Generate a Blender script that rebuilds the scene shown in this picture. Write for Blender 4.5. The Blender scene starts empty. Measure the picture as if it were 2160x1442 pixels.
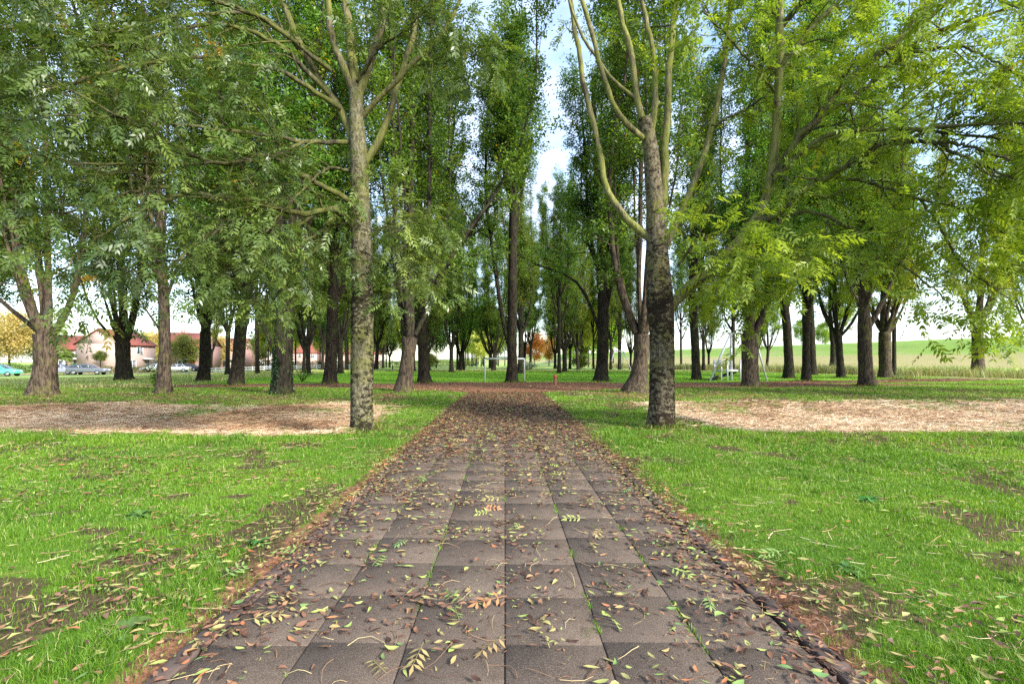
import bpy, math, numpy as np
from math import radians as rad

# ------------------------------------------------------------------ camera, world, sun, exposure
scene = bpy.context.scene
COL = scene.collection
EYE = 1.45; F = 1040.0; CX = 1065.0; CY = 762.0      # photo-pixel focal length and vanishing point
cd = bpy.data.cameras.new("camera"); cam = bpy.data.objects.new("camera", cd); COL.objects.link(cam)
cam.location = (0, 0, EYE); cam.rotation_euler = (rad(90), 0, 0)
cd.sensor_width = 36; cd.lens = 36 * F / 2160
cd.shift_x = (1080 - CX) / 2160; cd.shift_y = (CY - 721) / 2160
cd.clip_start = 0.05; cd.clip_end = 6000
scene.camera = cam

SUN_EL = 30; SUN_AZ = 132          # azimuth clockwise from +Y (the view direction)
world = bpy.data.worlds.new("World"); scene.world = world; world.use_nodes = True
wt = world.node_tree; wt.nodes.clear()
wo = wt.nodes.new("ShaderNodeOutputWorld"); wb = wt.nodes.new("ShaderNodeBackground")
sky = wt.nodes.new("ShaderNodeTexSky"); sky.sky_type = 'NISHITA'; sky.sun_disc = False
sky.sun_elevation = rad(SUN_EL); sky.sun_rotation = rad(SUN_AZ); sky.dust_density = 1.0; sky.ozone_density = 1.0
wtc = wt.nodes.new("ShaderNodeTexCoord"); wmp = wt.nodes.new("ShaderNodeMapping")
wmp.inputs['Scale'].default_value = (1.0, 1.0, 2.6)
wn = wt.nodes.new("ShaderNodeTexNoise"); wn.inputs['Scale'].default_value = 2.3; wn.inputs['Detail'].default_value = 7
wn.inputs['Roughness'].default_value = 0.55
wr = wt.nodes.new("ShaderNodeValToRGB"); wr.color_ramp.elements[0].position = 0.40; wr.color_ramp.elements[1].position = 0.68
wm = wt.nodes.new("ShaderNodeMix"); wm.data_type = 'RGBA'
wm.inputs['B'].default_value = (3.0, 3.4, 4.2, 1)
wt.links.new(wtc.outputs['Generated'], wmp.inputs['Vector']); wt.links.new(wmp.outputs[0], wn.inputs['Vector'])
wt.links.new(wn.outputs['Fac'], wr.inputs['Fac']); wt.links.new(wr.outputs['Color'], wm.inputs['Factor'])
wt.links.new(sky.outputs[0], wm.inputs['A']); wt.links.new(wm.outputs['Result'], wb.inputs['Color'])
wt.links.new(wb.outputs[0], wo.inputs[0]); wb.inputs['Strength'].default_value = 0.11

sd = bpy.data.lights.new("sun", 'SUN'); sun = bpy.data.objects.new("sun", sd); COL.objects.link(sun)
sd.energy = 2.3; sd.angle = rad(12); sd.color = (1.0, 0.95, 0.86)
sun.rotation_euler = (rad(90 - SUN_EL), 0, rad(180 - SUN_AZ) )
sun.location = (0, 0, 60)
scene.view_settings.view_transform = 'Standard'; scene.view_settings.look = 'None'
scene.view_settings.exposure = 2.2; scene.view_settings.gamma = 1
scene.view_settings.use_curve_mapping = False
cy = scene.cycles
cy.max_bounces = 7; cy.diffuse_bounces = 4; cy.glossy_bounces = 2; cy.transmission_bounces = 5; cy.transparent_max_bounces = 4
cy.caustics_reflective = False; cy.caustics_refractive = False
cy.sample_clamp_indirect = 6
cy.use_denoising = False

# ------------------------------------------------------------------ helpers
def RNG(s): return np.random.default_rng(s)
def nrm(v): return v / np.maximum(np.linalg.norm(v, axis=-1, keepdims=True), 1e-9)

def vnoise(x, y, seed=0):
    xi = np.floor(x).astype(np.int64); yi = np.floor(y).astype(np.int64)
    xf = x - xi; yf = y - yi
    def h(a, b):
        n = (a * 374761393 + b * 668265263 + seed * 974634777) & 0x7fffffff
        n = ((n ^ (n >> 13)) * 1274126177) & 0x7fffffff
        return ((n ^ (n >> 16)) & 0xffff) / 65535.0
    u = xf * xf * (3 - 2 * xf); v = yf * yf * (3 - 2 * yf)
    return (h(xi, yi) * (1 - u) + h(xi + 1, yi) * u) * (1 - v) + (h(xi, yi + 1) * (1 - u) + h(xi + 1, yi + 1) * u) * v
def fbm(x, y, seed=0, o=4):
    s = 0; a = .5; t = 0
    for i in range(o):
        s = s + a * vnoise(x * 2 ** i, y * 2 ** i, seed + i * 7); t += a; a *= .55
    return s / t
def sst(a, b, x):
    t = np.clip((x - a) / (b - a), 0, 1); return t * t * (3 - 2 * t)

class MB:
    """collects polygons, builds one mesh"""
    def __init__(s): s.v = []; s.q = []; s.t = []; s.a = []; s.n = 0; s.poly = []
    def add(s, V, quads=None, tris=None, tint=0.5):
        V = np.asarray(V, dtype=np.float32).reshape(-1, 3)
        if quads is not None and len(quads): s.q.append(np.asarray(quads, dtype=np.int64).reshape(-1, 4) + s.n)
        if tris is not None and len(tris): s.t.append(np.asarray(tris, dtype=np.int64).reshape(-1, 3) + s.n)
        s.v.append(V); s.n += len(V)
        t = np.asarray(tint, dtype=np.float32)
        s.a.append(np.full(len(V), float(t), np.float32) if t.ndim == 0 else t.reshape(-1))
        return s
    def box(s, c, d, rz=0, tint=.5):
        x, y, z = [k / 2 for k in d]
        V = np.array([[-x,-y,-z],[x,-y,-z],[x,y,-z],[-x,y,-z],[-x,-y,z],[x,-y,z],[x,y,z],[-x,y,z]])
        if rz:
            cc, ss = math.cos(rz), math.sin(rz)
            V = V @ np.array([[cc, ss, 0], [-ss, cc, 0], [0, 0, 1]])
        return s.add(V + np.array(c), [[0,3,2,1],[4,5,6,7],[0,1,5,4],[1,2,6,5],[2,3,7,6],[3,0,4,7]], tint=tint)
    def prism(s, poly, axis, a, b):
        """poly = 2-D points; axis 'x' or 'y' = extrusion axis"""
        n = len(poly); s.n0 = s.n
        def p(q, w): return (w, q[0], q[1]) if axis == 'x' else (q[0], w, q[1])
        V = [p(q, a) for q in poly] + [p(q, b) for q in poly]
        quads = [[i, (i+1) % n, n + (i+1) % n, n + i] for i in range(n)]
        s.poly.append([s.n + i for i in range(n)][::-1]); s.poly.append([s.n + n + i for i in range(n)])
        return s.add(V, quads)
    def tube(s, pts, r, sides=8, cap=True, tint=.5):
        pts = np.asarray(pts, float); r = np.broadcast_to(np.asarray(r, float), (len(pts),))
        tubes(s, pts[None], r[None].copy(), sides, tint)
        if cap:
            n = len(pts) * sides; b = s.n - n
            s.poly.append([b + i for i in range(sides)][::-1]); s.poly.append([b + n - sides + i for i in range(sides)])
        return s
    def build(s, name, mat, parent=None, smooth=False, loc=None):
        V = np.concatenate(s.v) if s.v else np.zeros((0, 3), np.float32)
        Q = np.concatenate(s.q) if s.q else np.zeros((0, 4), np.int64)
        T = np.concatenate(s.t) if s.t else np.zeros((0, 3), np.int64)
        me = bpy.data.meshes.new(name)
        li = [Q.reshape(-1), T.reshape(-1)] + [np.array(p) for p in s.poly]
        L = np.concatenate(li).astype(np.int32)
        cnt = np.concatenate([np.full(len(Q), 4), np.full(len(T), 3), np.array([len(p) for p in s.poly], dtype=np.int64)]).astype(np.int32)
        st = np.zeros(len(cnt), np.int32); st[1:] = np.cumsum(cnt)[:-1]
        me.vertices.add(len(V)); me.vertices.foreach_set('co', V.reshape(-1))
        me.loops.add(len(L)); me.loops.foreach_set('vertex_index', L)
        me.polygons.add(len(cnt)); me.polygons.foreach_set('loop_start', st); me.polygons.foreach_set('loop_total', cnt)
        if smooth: me.polygons.foreach_set('use_smooth', np.ones(len(cnt), bool))
        at = me.attributes.new('tint', 'FLOAT', 'POINT'); at.data.foreach_set('value', np.concatenate(s.a) if s.a else np.zeros(0, np.float32))
        me.update(calc_edges=True)
        if mat: me.materials.append(mat)
        o = bpy.data.objects.new(name, me); COL.objects.link(o)
        if parent is not None: o.parent = parent
        if loc is not None: o.location = loc
        return o

def tubes(mb, P, R, sides=5, tint=.5):
    """P (T,n,3), R (T,n): many tapered tubes at once"""
    P = np.asarray(P, float); T, n, _ = P.shape
    tan = np.empty_like(P); tan[:, 1:-1] = P[:, 2:] - P[:, :-2]; tan[:, 0] = P[:, 1] - P[:, 0]; tan[:, -1] = P[:, -1] - P[:, -2]
    tan = nrm(tan); m = np.abs(tan.mean(1)); ref = np.zeros((T, 3)); ref[np.arange(T), np.argmin(m, 1)] = 1
    a = nrm(np.cross(tan, ref[:, None, :])); b = np.cross(tan, a)
    th = np.arange(sides) / sides * 2 * np.pi
    V = P[:, :, None, :] + R[:, :, None, None] * (np.cos(th)[None, None, :, None] * a[:, :, None, :] + np.sin(th)[None, None, :, None] * b[:, :, None, :])
    base = (np.arange(T) * n * sides)[:, None, None] + (np.arange(n - 1) * sides)[None, :, None]
    i = np.arange(sides)[None, None, :]; j = (i + 1) % sides
    Q = np.stack([base + i, base + j, base + sides + j, base + sides + i], -1).reshape(-1, 4)
    t = tint if np.ndim(tint) == 0 else np.repeat(tint, n * sides)
    mb.add(V.reshape(-1, 3), Q, tint=t)

def tag(o, label=None, cat=None, group=None, kind=None):
    if label: o['label'] = label
    if cat: o['category'] = cat
    if group: o['group'] = group
    if kind: o['kind'] = kind
    return o
def empty(name, loc=(0, 0, 0), rz=0):
    o = bpy.data.objects.new(name, None); COL.objects.link(o); o.location = loc; o.rotation_euler = (0, 0, rz)
    o.empty_display_size = .2; return o
def copy_tree(o, parent=None):
    c = o.copy(); COL.objects.link(c)
    if parent is not None: c.parent = parent
    for ch in o.children: copy_tree(ch, c)
    return c

# ------------------------------------------------------------------ materials
class NT:
    def __init__(s, name):
        s.m = bpy.data.materials.new(name); s.m.use_nodes = True; s.t = s.m.node_tree; s.t.nodes.clear()
        s.out = s.t.nodes.new("ShaderNodeOutputMaterial")
    def n(s, t, **k):
        x = s.t.nodes.new("ShaderNode" + t)
        for a, b in k.items(): setattr(x, a, b)
        return x
    def l(s, a, b): s.t.links.new(a, b); return s
    def coord(s, scale=(1, 1, 1), out='Object'):
        tc = s.n('TexCoord'); mp = s.n('Mapping'); mp.inputs['Scale'].default_value = scale
        s.l(tc.outputs[out], mp.inputs[0]); return mp.outputs[0]
    def noise(s, vec, scale, detail=4, rough=.55, dist=0):
        x = s.n('TexNoise'); x.inputs['Scale'].default_value = scale; x.inputs['Detail'].default_value = detail
        x.inputs['Roughness'].default_value = rough; x.inputs['Distortion'].default_value = dist
        if vec is not None: s.l(vec, x.inputs['Vector'])
        return x.outputs['Fac']
    def ramp(s, fac, stops, interp='LINEAR'):
        r = s.n('ValToRGB'); r.color_ramp.interpolation = interp; e = r.color_ramp.elements
        while len(e) > 1: e.remove(e[-1])
        e[0].position = stops[0][0]; e[0].color = (*C3(stops[0][1]), 1)
        for p, c in stops[1:]:
            q = e.new(p); q.color = (*C3(c), 1)
        s.l(fac, r.inputs['Fac']); return r.outputs['Color']
    def mix(s, fac, a, b, mode='MIX'):
        x = s.n('Mix', data_type='RGBA', blend_type=mode)
        for v, k in ((fac, 'Factor'), (a, 'A'), (b, 'B')):
            if hasattr(v, 'is_linked'): s.l(v, x.inputs[k])
            elif k == 'Factor': x.inputs[k].default_value = v
            else: x.inputs[k].default_value = (*C3(v), 1)
        return x.outputs['Result']
    def math(s, op, a, b=0.0, clamp=False):
        x = s.n('Math', operation=op, use_clamp=clamp)
        for i, v in enumerate((a, b)):
            if hasattr(v, 'is_linked'): s.l(v, x.inputs[i])
            else: x.inputs[i].default_value = v
        return x.outputs[0]
    def attr(s, name='tint'):
        x = s.n('Attribute', attribute_name=name); return x.outputs['Fac']
    def bump(s, h, strength=.5, dist=.02):
        b = s.n('Bump'); b.inputs['Strength'].default_value = strength; b.inputs['Distance'].default_value = dist
        s.l(h, b.inputs['Height']); return b.outputs[0]
    def principled(s, color, rough=.8, normal=None, metal=0, spec=.3, coat=0):
        p = s.n('BsdfPrincipled')
        if hasattr(color, 'is_linked'): s.l(color, p.inputs['Base Color'])
        else: p.inputs['Base Color'].default_value = (*C3(color), 1)
        if hasattr(rough, 'is_linked'): s.l(rough, p.inputs['Roughness'])
        else: p.inputs['Roughness'].default_value = rough
        p.inputs['Metallic'].default_value = metal; p.inputs['Specular IOR Level'].default_value = spec
        p.inputs['Coat Weight'].default_value = coat
        if normal is not None: s.l(normal, p.inputs['Normal'])
        s.l(p.outputs[0], s.out.inputs[0]); return s.m
def C3(c):
    return (c, c, c) if isinstance(c, (int, float)) else tuple(c)

def leaf_mat(name, stops, spec=.25, trans=.42, hue=.06, rough=.42):
    m = NT(name); t = m.attr('tint'); c = m.ramp(t, stops)
    oi = m.n('ObjectInfo'); hs = m.n('HueSaturation')
    m.l(m.math('ADD', m.math('MULTIPLY', oi.outputs['Random'], hue), .5 - hue / 2), hs.inputs['Hue'])
    m.l(m.math('ADD', m.math('MULTIPLY', oi.outputs['Random'], .35), .85), hs.inputs['Value'])
    m.l(c, hs.inputs['Color']); c = hs.outputs[0]
    d = m.n('BsdfPrincipled'); m.l(c, d.inputs['Base Color']); d.inputs['Roughness'].default_value = rough
    d.inputs['Specular IOR Level'].default_value = spec
    tr = m.n('BsdfTranslucent'); tc = m.mix(1.0, c, (1.35, 1.35, .55), 'MULTIPLY'); m.l(tc, tr.inputs['Color'])
    mx = m.n('MixShader'); mx.inputs[0].default_value = trans
    m.l(d.outputs[0], mx.inputs[1]); m.l(tr.outputs[0], mx.inputs[2]); m.l(mx.outputs[0], m.out.inputs[0])
    return m.m
def bark_mat(name, dark, light, moss=(.10, .12, .02), moss_amt=.35, vs=.22, scale=14, patches=0, patch_col=(.012, .010, .008), bump=.7):
    m = NT(name); v = m.coord((1, 1, vs)); v1 = m.coord()
    f = m.noise(v, scale, 6, .62, .6); c = m.ramp(f, [(.40, dark), (.66, light)])
    g = m.noise(v1, 1.7, 4, .6); gm = m.ramp(g, [(.62 - moss_amt * .3, 0), (.75 - moss_amt * .25, 1)])
    g2 = m.noise(v1, 30, 3); gm = m.math('MULTIPLY', gm, m.ramp(g2, [(.3, .3), (.6, 1)]))
    c = m.mix(m.math('MULTIPLY', gm, .65), c, moss)
    oi = m.n('ObjectInfo'); hv = m.n('HueSaturation'); hv.inputs['Saturation'].default_value = 1
    m.l(m.math('ADD', m.math('MULTIPLY', oi.outputs['Random'], .5), .75), hv.inputs['Value']); m.l(c, hv.inputs['Color']); c = hv.outputs[0]
    h = f
    if patches:
        vp = m.coord((1, 1, 1.5)); a = m.noise(vp, 9.0, 9, .72, .5); am = m.noise(m.coord((1, 1, .8)), 1.1, 2)
        tc = m.n('TexCoord'); sx = m.n('SeparateXYZ'); m.l(tc.outputs['Object'], sx.inputs[0])
        zr = m.math('SUBTRACT', 1.02, m.ramp(m.math('MULTIPLY', sx.outputs[2], .125), [(0, 0), (.36, .0), (.50, .10), (1, .14)]))   # blotchier low on the stem
        am = m.math('ADD', m.math('MULTIPLY', m.math('SUBTRACT', am, .5), .5), m.math('SUBTRACT', zr, 2 - patches))
        s = m.math('ADD', a, am); k = m.ramp(s, [(.485, 0), (.52, .85), (.56, 1)]); c = m.mix(k, c, patch_col)
        h = m.math('SUBTRACT', f, m.math('MULTIPLY', k, .6))
    nb = m.bump(h, bump, .03)
    return m.principled(c, .9, nb, spec=.15)
def plain(name, col, rough=.6, metal=0, var=.12, scale=20, spec=.4, coat=0):
    m = NT(name); f = m.noise(m.coord(), scale, 5, .6)
    a = tuple(x * (1 - var) for x in C3(col)); b = tuple(min(1, x * (1 + var)) for x in C3(col))
    return m.principled(m.ramp(f, [(.3, a), (.7, b)]), rough, m.bump(f, .08, .01), metal, spec, coat)

M = {}
G1 = [(0, (.020, .050, .012)), (.35, (.070, .130, .022)), (.7, (.145, .225, .034)), (.93, (.21, .29, .04)), (.965, (.26, .25, .02)), (1, (.42, .21, .02))]
G2 = [(0, (.050, .10, .018)), (.35, (.155, .235, .028)), (.7, (.28, .36, .042)), (.92, (.38, .43, .06)), (.965, (.42, .37, .02)), (1, (.50, .24, .02))]
G3 = [(0, (.030, .075, .020)), (.35, (.080, .150, .034)), (.7, (.15, .235, .048)), (.94, (.25, .33, .07)), (.97, (.28, .27, .03)), (1, (.40, .22, .02))]
M['leaf'] = leaf_mat('leaf_green', G1)
M['leaf_bright'] = leaf_mat('leaf_bright', G2, trans=.5)
M['leaf_ash'] = leaf_mat('leaf_ash', G3, spec=.55, trans=.35, rough=.36)
M['leaf_yellow'] = leaf_mat('leaf_yellow', [(0, (.32, .33, .09)), (.5, (.54, .50, .16)), (1, (.70, .62, .28))], trans=.45)
M['leaf_orange'] = leaf_mat('leaf_orange', [(0, (.26, .09, .03)), (.5, (.42, .18, .05)), (1, (.46, .30, .08))], trans=.45)
M['leaf_olive'] = leaf_mat('leaf_olive', [(0, (.08, .12, .03)), (.6, (.18, .22, .05)), (1, (.30, .28, .06))], trans=.4)
M['leaf_silver'] = leaf_mat('leaf_silver', [(0, (.20, .26, .18)), (1, (.55, .60, .48))], trans=.3)
M['ivy'] = leaf_mat('ivy_leaf', [(0, (.010, .035, .012)), (1, (.035, .09, .025))], spec=.6, trans=.2)
M['bark'] = bark_mat('bark_brown', (.007, .006, .0045), (.046, .037, .026), moss=(.045, .06, .012), moss_amt=.3)
M['bark_light'] = bark_mat('bark_light', (.020, .015, .011), (.120, .090, .062), moss=(.14, .15, .03), moss_amt=.25)
M['bark_pale'] = bark_mat('bark_pale', (.065, .058, .036), (.22, .20, .125), moss=(.13, .14, .02), moss_amt=.6, vs=.6, scale=18, patches=.965, patch_col=(.018, .015, .010), bump=.9)
M['bark_pale_dark'] = bark_mat('bark_pale_dark', (.05, .040, .025), (.21, .18, .12), moss=(.13, .13, .02), moss_amt=.45, vs=.6, scale=18, patches=.985, patch_col=(.020, .013, .009), bump=.9)
M['moss_bark'] = bark_mat('moss_bark', (.050, .043, .026), (.19, .165, .09), moss=(.15, .17, .022), moss_amt=.75, bump=.8)
M['dark_branch'] = bark_mat('dark_branch', (.030, .027, .016), (.13, .12, .065), moss=(.14, .16, .022), moss_amt=.65)
M['metal'] = plain('galvanised_metal', (.56, .57, .60), .45, .25, .15, 25)

def zone_mat():
    m = NT('ground_soil_grass'); v = m.coord(out='Object')
    n1 = m.noise(v, .45, 5, .6); n2 = m.noise(v, 5.5, 6, .65); n3 = m.noise(v, 42, 4, .7); n4 = m.noise(v, 1.8, 5, .62, .4)
    near = m.attr('nearness')
    grass = m.ramp(n2, [(.25, (.030, .070, .010)), (.5, (.075, .15, .016)), (.75, (.14, .20, .03))])
    grass = m.mix(m.ramp(n1, [(.35, 0), (.7, .55)]), grass, (.16, .23, .03))
    lawn = m.ramp(n2, [(.25, (.13, .32, .02)), (.75, (.20, .42, .03))])
    grass = m.mix(m.attr('lawn'), grass, lawn)
    soil = m.ramp(n3, [(.3, (.030, .019, .013)), (.7, (.12, .075, .05))])
    bare = m.ramp(m.math('ADD', m.math('MULTIPLY', m.math('SUBTRACT', n2, .5), .9), m.attr('bare')), [(.45, 0), (.65, .9)])
    c = m.mix(bare, grass, soil)
    litter = m.ramp(n3, [(.28, (.08, .038, .025)), (.5, (.20, .095, .055)), (.72, (.30, .17, .09))])
    lf = m.math('ADD', m.attr('litter'), m.math('MULTIPLY', m.math('SUBTRACT', n2, .5), 1.6))
    c = m.mix(m.ramp(lf, [(.42, 0), (.58, 1)]), c, litter)
    straw = m.ramp(n3, [(.25, (.10, .055, .032)), (.5, (.25, .15, .085)), (.75, (.48, .34, .20))])
    sf = m.math('ADD', m.attr('straw'), m.math('MULTIPLY', m.math('SUBTRACT', n2, .5), 1.1))
    c = m.mix(m.ramp(sf, [(.40, 0), (.62, 1)]), c, straw)
    field = m.ramp(n1, [(.3, (.36, .35, .17)), (.5, (.33, .38, .13)), (.7, (.25, .36, .09))])
    dn = m.noise(m.coord((1, .18, 1)), .35, 4)
    fd = m.attr('field')
    c = m.mix(fd, c, m.mix(m.ramp(dn, [(.4, 0), (.6, .8)]), field, (.20, .36, .05)))
    ds = m.math('ADD', m.attr('dikestraw'), m.math('MULTIPLY', m.math('SUBTRACT', dn, .5), .6))
    c = m.mix(m.ramp(ds, [(.45, 0), (.6, .75)]), c, (.42, .34, .17))
    c = m.mix(m.attr('dikegreen'), c, m.ramp(n1, [(.3, (.15, .26, .05)), (.7, (.22, .32, .07))]))
    h = m.math('ADD', n2, m.math('MULTIPLY', n3, .5))
    return m.principled(c, .95, m.bump(h, .6, .04), spec=.1)
M['ground'] = zone_mat()

# ------------------------------------------------------------------ terrain
def crest_dist(x, y):       # >0 in front (camera side) of dike crest, metres
    return (75 - .25 * (y - 71) - x) / math.sqrt(1 + .0625)
def ditch(x, y):
    a = sst(2.9, 4.6, -x) * np.exp(-((y - 11.9 + .02 * x) / 1.9) ** 4)
    b = sst(4.2, 6.0, x) * np.exp(-((y - 13.1 - .02 * x) / 2.8) ** 4)
    return a * .28 + b * .32
def gz(x, y):
    x = np.asarray(x, float); y = np.asarray(y, float)
    z = -ditch(x, y)
    off = sst(1.7, 3.5, np.abs(x)) + sst(22, 26, y); off = np.clip(off, 0, 1)
    z = z + off * (fbm(x * .35, y * .35, 3) - .5) * .16 + off * .02
    z = z - .5 * sst(-30, -52, x) * sst(25, 50, y)
    cdst = crest_dist(x, y)
    z = z + 5.0 * sst(22, 2.5, cdst) * sst(16, 45, x + y * .45) - .0 
    z = z - .7 * np.exp(-((cdst - 33) / 3.0) ** 2) * sst(18, 28, x) * (y > 5)
    return z
def gpt(px, py):
    """ground point seen at a photo pixel"""
    d0 = EYE * F / (py - CY); best = d0
    for d in np.linspace(d0 * .5, d0 * 1.6, 500):
        x = (px - CX) / F * d; z = EYE - (py - CY) / F * d
        if z <= gz(x, d): best = d; break
    return np.array([(px - CX) / F * best, best, float(gz((px - CX) / F * best, best))])
def at(px, py, d): return np.array([(px - CX) / F * d, d, EYE - (py - CY) / F * d])

PW = 1.5
def path_half(y): return 1.6 + .45 * np.clip(y - 22, 0, 9) ** 2
def cross_c(x): return 30.4 + .08 * x + .28 * np.clip(x - 16, 0, 60)
def litter_mask(x, y):
    c = cross_c(x); h = 1.9 + 1.7 * np.exp(-(x / 6.5) ** 2)
    m = sst(h + .5, h - .4, np.abs(y - c)) * (x > -24) * (x < 42)
    j = (y > 21.5) * (y < 31) * sst(.4, -.3, np.abs(x) - path_half(y))
    return np.clip(np.maximum(m, j), 0, 1)
def straw_mask(x, y):
    n = (fbm(x * .55, y * .55, 11) - .5) * 3.4; br_ = sst(.36, .50, fbm(x * .9, y * 1.3, 12, 4))
    a = sst(2.7, 4.2, -x) * sst(9.1, 9.7, y + n * .25) * sst(17.0, 14.0, y + n * 1.4)
    b = sst(3.7, 6.2, x + .4 * n) * sst(9.7, 10.4, y + n * .25) * sst(18.3, 15.0, y + n * 1.4)
    c = .75 * sst(-7.8, -8.8, x + n) * sst(6.9, 7.3, y + n * .3) * sst(8.2, 7.8, y)
    return np.clip((a + b) * (.62 + .38 * br_) + c * br_, 0, 1)
def mid_patch(x, y):      # brownish patchy strip between ditch and cross path
    n = fbm(x * .7, y * .7, 23)
    return sst(.38, .54, n) * sst(12.5, 15, y) * sst(27, 24, y) * sst(2.2, 4, np.abs(x))

def axis(segs):
    o = []
    for a, b, s in segs: o.append(np.arange(a, b, s))
    return np.concatenate(o + [np.array([segs[-1][1]])])
def geo(a, b, n): return np.geomspace(a, b, n)
xs = np.concatenate([-geo(24, 1500, 70)[::-1], np.arange(-23.8, 24, .16), geo(24, 1500, 90)])
ys = np.concatenate([-geo(4, 600, 30)[::-1], np.arange(-3.8, 6, .2), np.arange(6, 24, .14), np.arange(24, 45, .35), geo(45, 2600, 120)])
X, Y = np.meshgrid(xs, ys); Z = gz(X, Y)
onp = (np.abs(X) < 1.66) & (Y < 21.6)
Z = np.where(onp, Z - .07, Z)
nx, ny = len(xs), len(ys); ii = np.arange(nx * ny).reshape(ny, nx)
g = MB(); g.add(np.stack([X, Y, Z], -1), np.stack([ii[:-1, :-1], ii[:-1, 1:], ii[1:, 1:], ii[1:, :-1]], -1).reshape(-1, 4))
ground = g.build('ground', M['ground'], smooth=True); tag(ground, kind='structure')
def gattr(name, arr):
    a = ground.data.attributes.new(name, 'FLOAT', 'POINT'); a.data.foreach_set('value', np.asarray(arr, np.float32).reshape(-1))
CD = crest_dist(X, Y)
gattr('straw', straw_mask(X, Y)); 
gattr('litter', np.clip(litter_mask(X, Y) + .55 * mid_patch(X, Y) + .75 * (np.abs(X) < 2.0) * (Y < 21) * sst(1.95, 1.7, np.abs(X)), 0, 1))
lawn = sst(0, 2, Y - cross_c(X) - 2) * sst(75, 60, Y) * sst(-24, -18, X) * sst(36, 26, X)
gattr('bare', sst(.55, .62, fbm(X * 1.4, Y * 1.4, 71)) * (Y < 24)); gattr('lawn', lawn); gattr('nearness', sst(25, 14, Y))
fieldm = np.clip(sst(70, 84, Y) + sst(-19, -27, X) * sst(24, 32, Y) + sst(30, 42, X - .1 * Y) * (Y > 20), 0, 1)
gattr('field', fieldm); gattr('dikegreen', sst(12, 8, CD) * sst(16, 45, X + Y * .45))
gattr('dikestraw', np.clip(np.exp(-((CD - 15) / 3.2) ** 2) + .9 * np.exp(-((CD - 38) / 3) ** 2), 0, 1) * sst(22, 35, X + .12 * Y))

# ------------------------------------------------------------------ slab path
def slab_mat():
    m = NT('concrete_slab'); v = m.coord()
    n = m.noise(v, 150, 3, .8); n2 = m.noise(v, 2.2, 5, .6); n3 = m.noise(v, 14, 5, .65)
    c = m.ramp(n2, [(.3, (.066, .049, .037)), (.7, (.118, .089, .068))])
    c = m.mix(m.ramp(n, [(.48, 0), (.68, .65)]), c, (.25, .21, .18))
    c = m.mix(m.ramp(n, [(.30, .7), (.42, 0)]), c, (.03, .024, .021))
    c = m.mix(m.ramp(n3, [(.52, 0), (.72, .45)]), c, (.055, .038, .030))
    t = m.attr('tint'); c = m.mix(1, c, m.ramp(t, [(0, (.97, .965, .96)), (1, (1.03, 1.025, 1.02))]), 'MULTIPLY')
    return m.principled(c, .85, m.bump(m.math('ADD', n, n3), .7, .006), spec=.12)
M['slab'] = slab_mat(); M['kerb'] = plain('kerb_brick', (.085, .060, .050), .9, 0, .4, 9)
r = RNG(5); pb = MB(); SW = .5
for row in range(-8, 44):
    for c in range(6):
        x0 = -1.5 + c * SW; y0 = row * SW + .03 * math.sin(c * 2.1)
        gx = .0022 + .002 * r.random(); gy = .0018; b = .004
        h = .012 + .0035 * r.random(); tl = (r.random(2) - .5) * .0012
        xa, xb, ya, yb = x0 + gx, x0 + SW - gx, y0 + gy, y0 + SW - gy
        def hz(x, y): return h + tl[0] * (x - x0) / SW + tl[1] * (y - y0) / SW
        top = [(xa+b, ya+b), (xb-b, ya+b), (xb-b, yb-b), (xa+b, yb-b)]; lo = [(xa, ya), (xb, ya), (xb, yb), (xa, yb)]
        V = [(x, y, hz(x, y)) for x, y in top] + [(x, y, hz(x, y) - b) for x, y in lo] + [(x, y, -.04) for x, y in lo]
        Q = [[0,1,2,3]] + [[4+i, 4+(i+1) % 4, (i+1) % 4, i] for i in range(4)] + [[8+i, 8+(i+1) % 4, 4+(i+1) % 4, 4+i] for i in range(4)]
        pb.add(V, Q, tint=r.random())
pb.add([(-1.5, -4, .004), (1.5, -4, .004), (1.5, 21.9, .004), (-1.5, 21.9, .004)], [[0, 1, 2, 3]], tint=.0)
path = pb.build('path', M['slab']); tag(path, kind='structure')
kb = MB()
for s in (-1, 1):
    y = -4.0
    while y < 21.6:
        L = 1.0; xo = s * (1.575 + .008 * r.standard_normal()); h = .010 + .008 * r.random()
        kb.box((xo, y + L / 2, h - .05), (.095, L - .012, .10), rz=.006 * r.standard_normal(), tint=r.random()); y += L
kerb = kb.build('kerb', M['kerb']); tag(kerb, kind='structure')
bv = kerb.modifiers.new('bevel', 'BEVEL'); bv.width = .006; bv.segments = 1

# ------------------------------------------------------------------ tree machinery
def resample(P, R, n):
    P = np.asarray(P, float); R = np.asarray(R, float)
    if len(R) != len(P): R = np.interp(np.linspace(0, 1, len(P)), np.linspace(0, 1, len(R)), R)
    s = np.r_[0, np.cumsum(np.linalg.norm(np.diff(P, axis=0), axis=1))]; t = np.linspace(0, s[-1], n)
    # smooth with Catmull-like double interpolation
    Q = np.stack([np.interp(t, s, P[:, k]) for k in range(3)], 1)
    for _ in range(2): Q[1:-1] = .25 * Q[:-2] + .5 * Q[1:-1] + .25 * Q[2:]
    return Q, np.interp(t, s, R)

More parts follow.
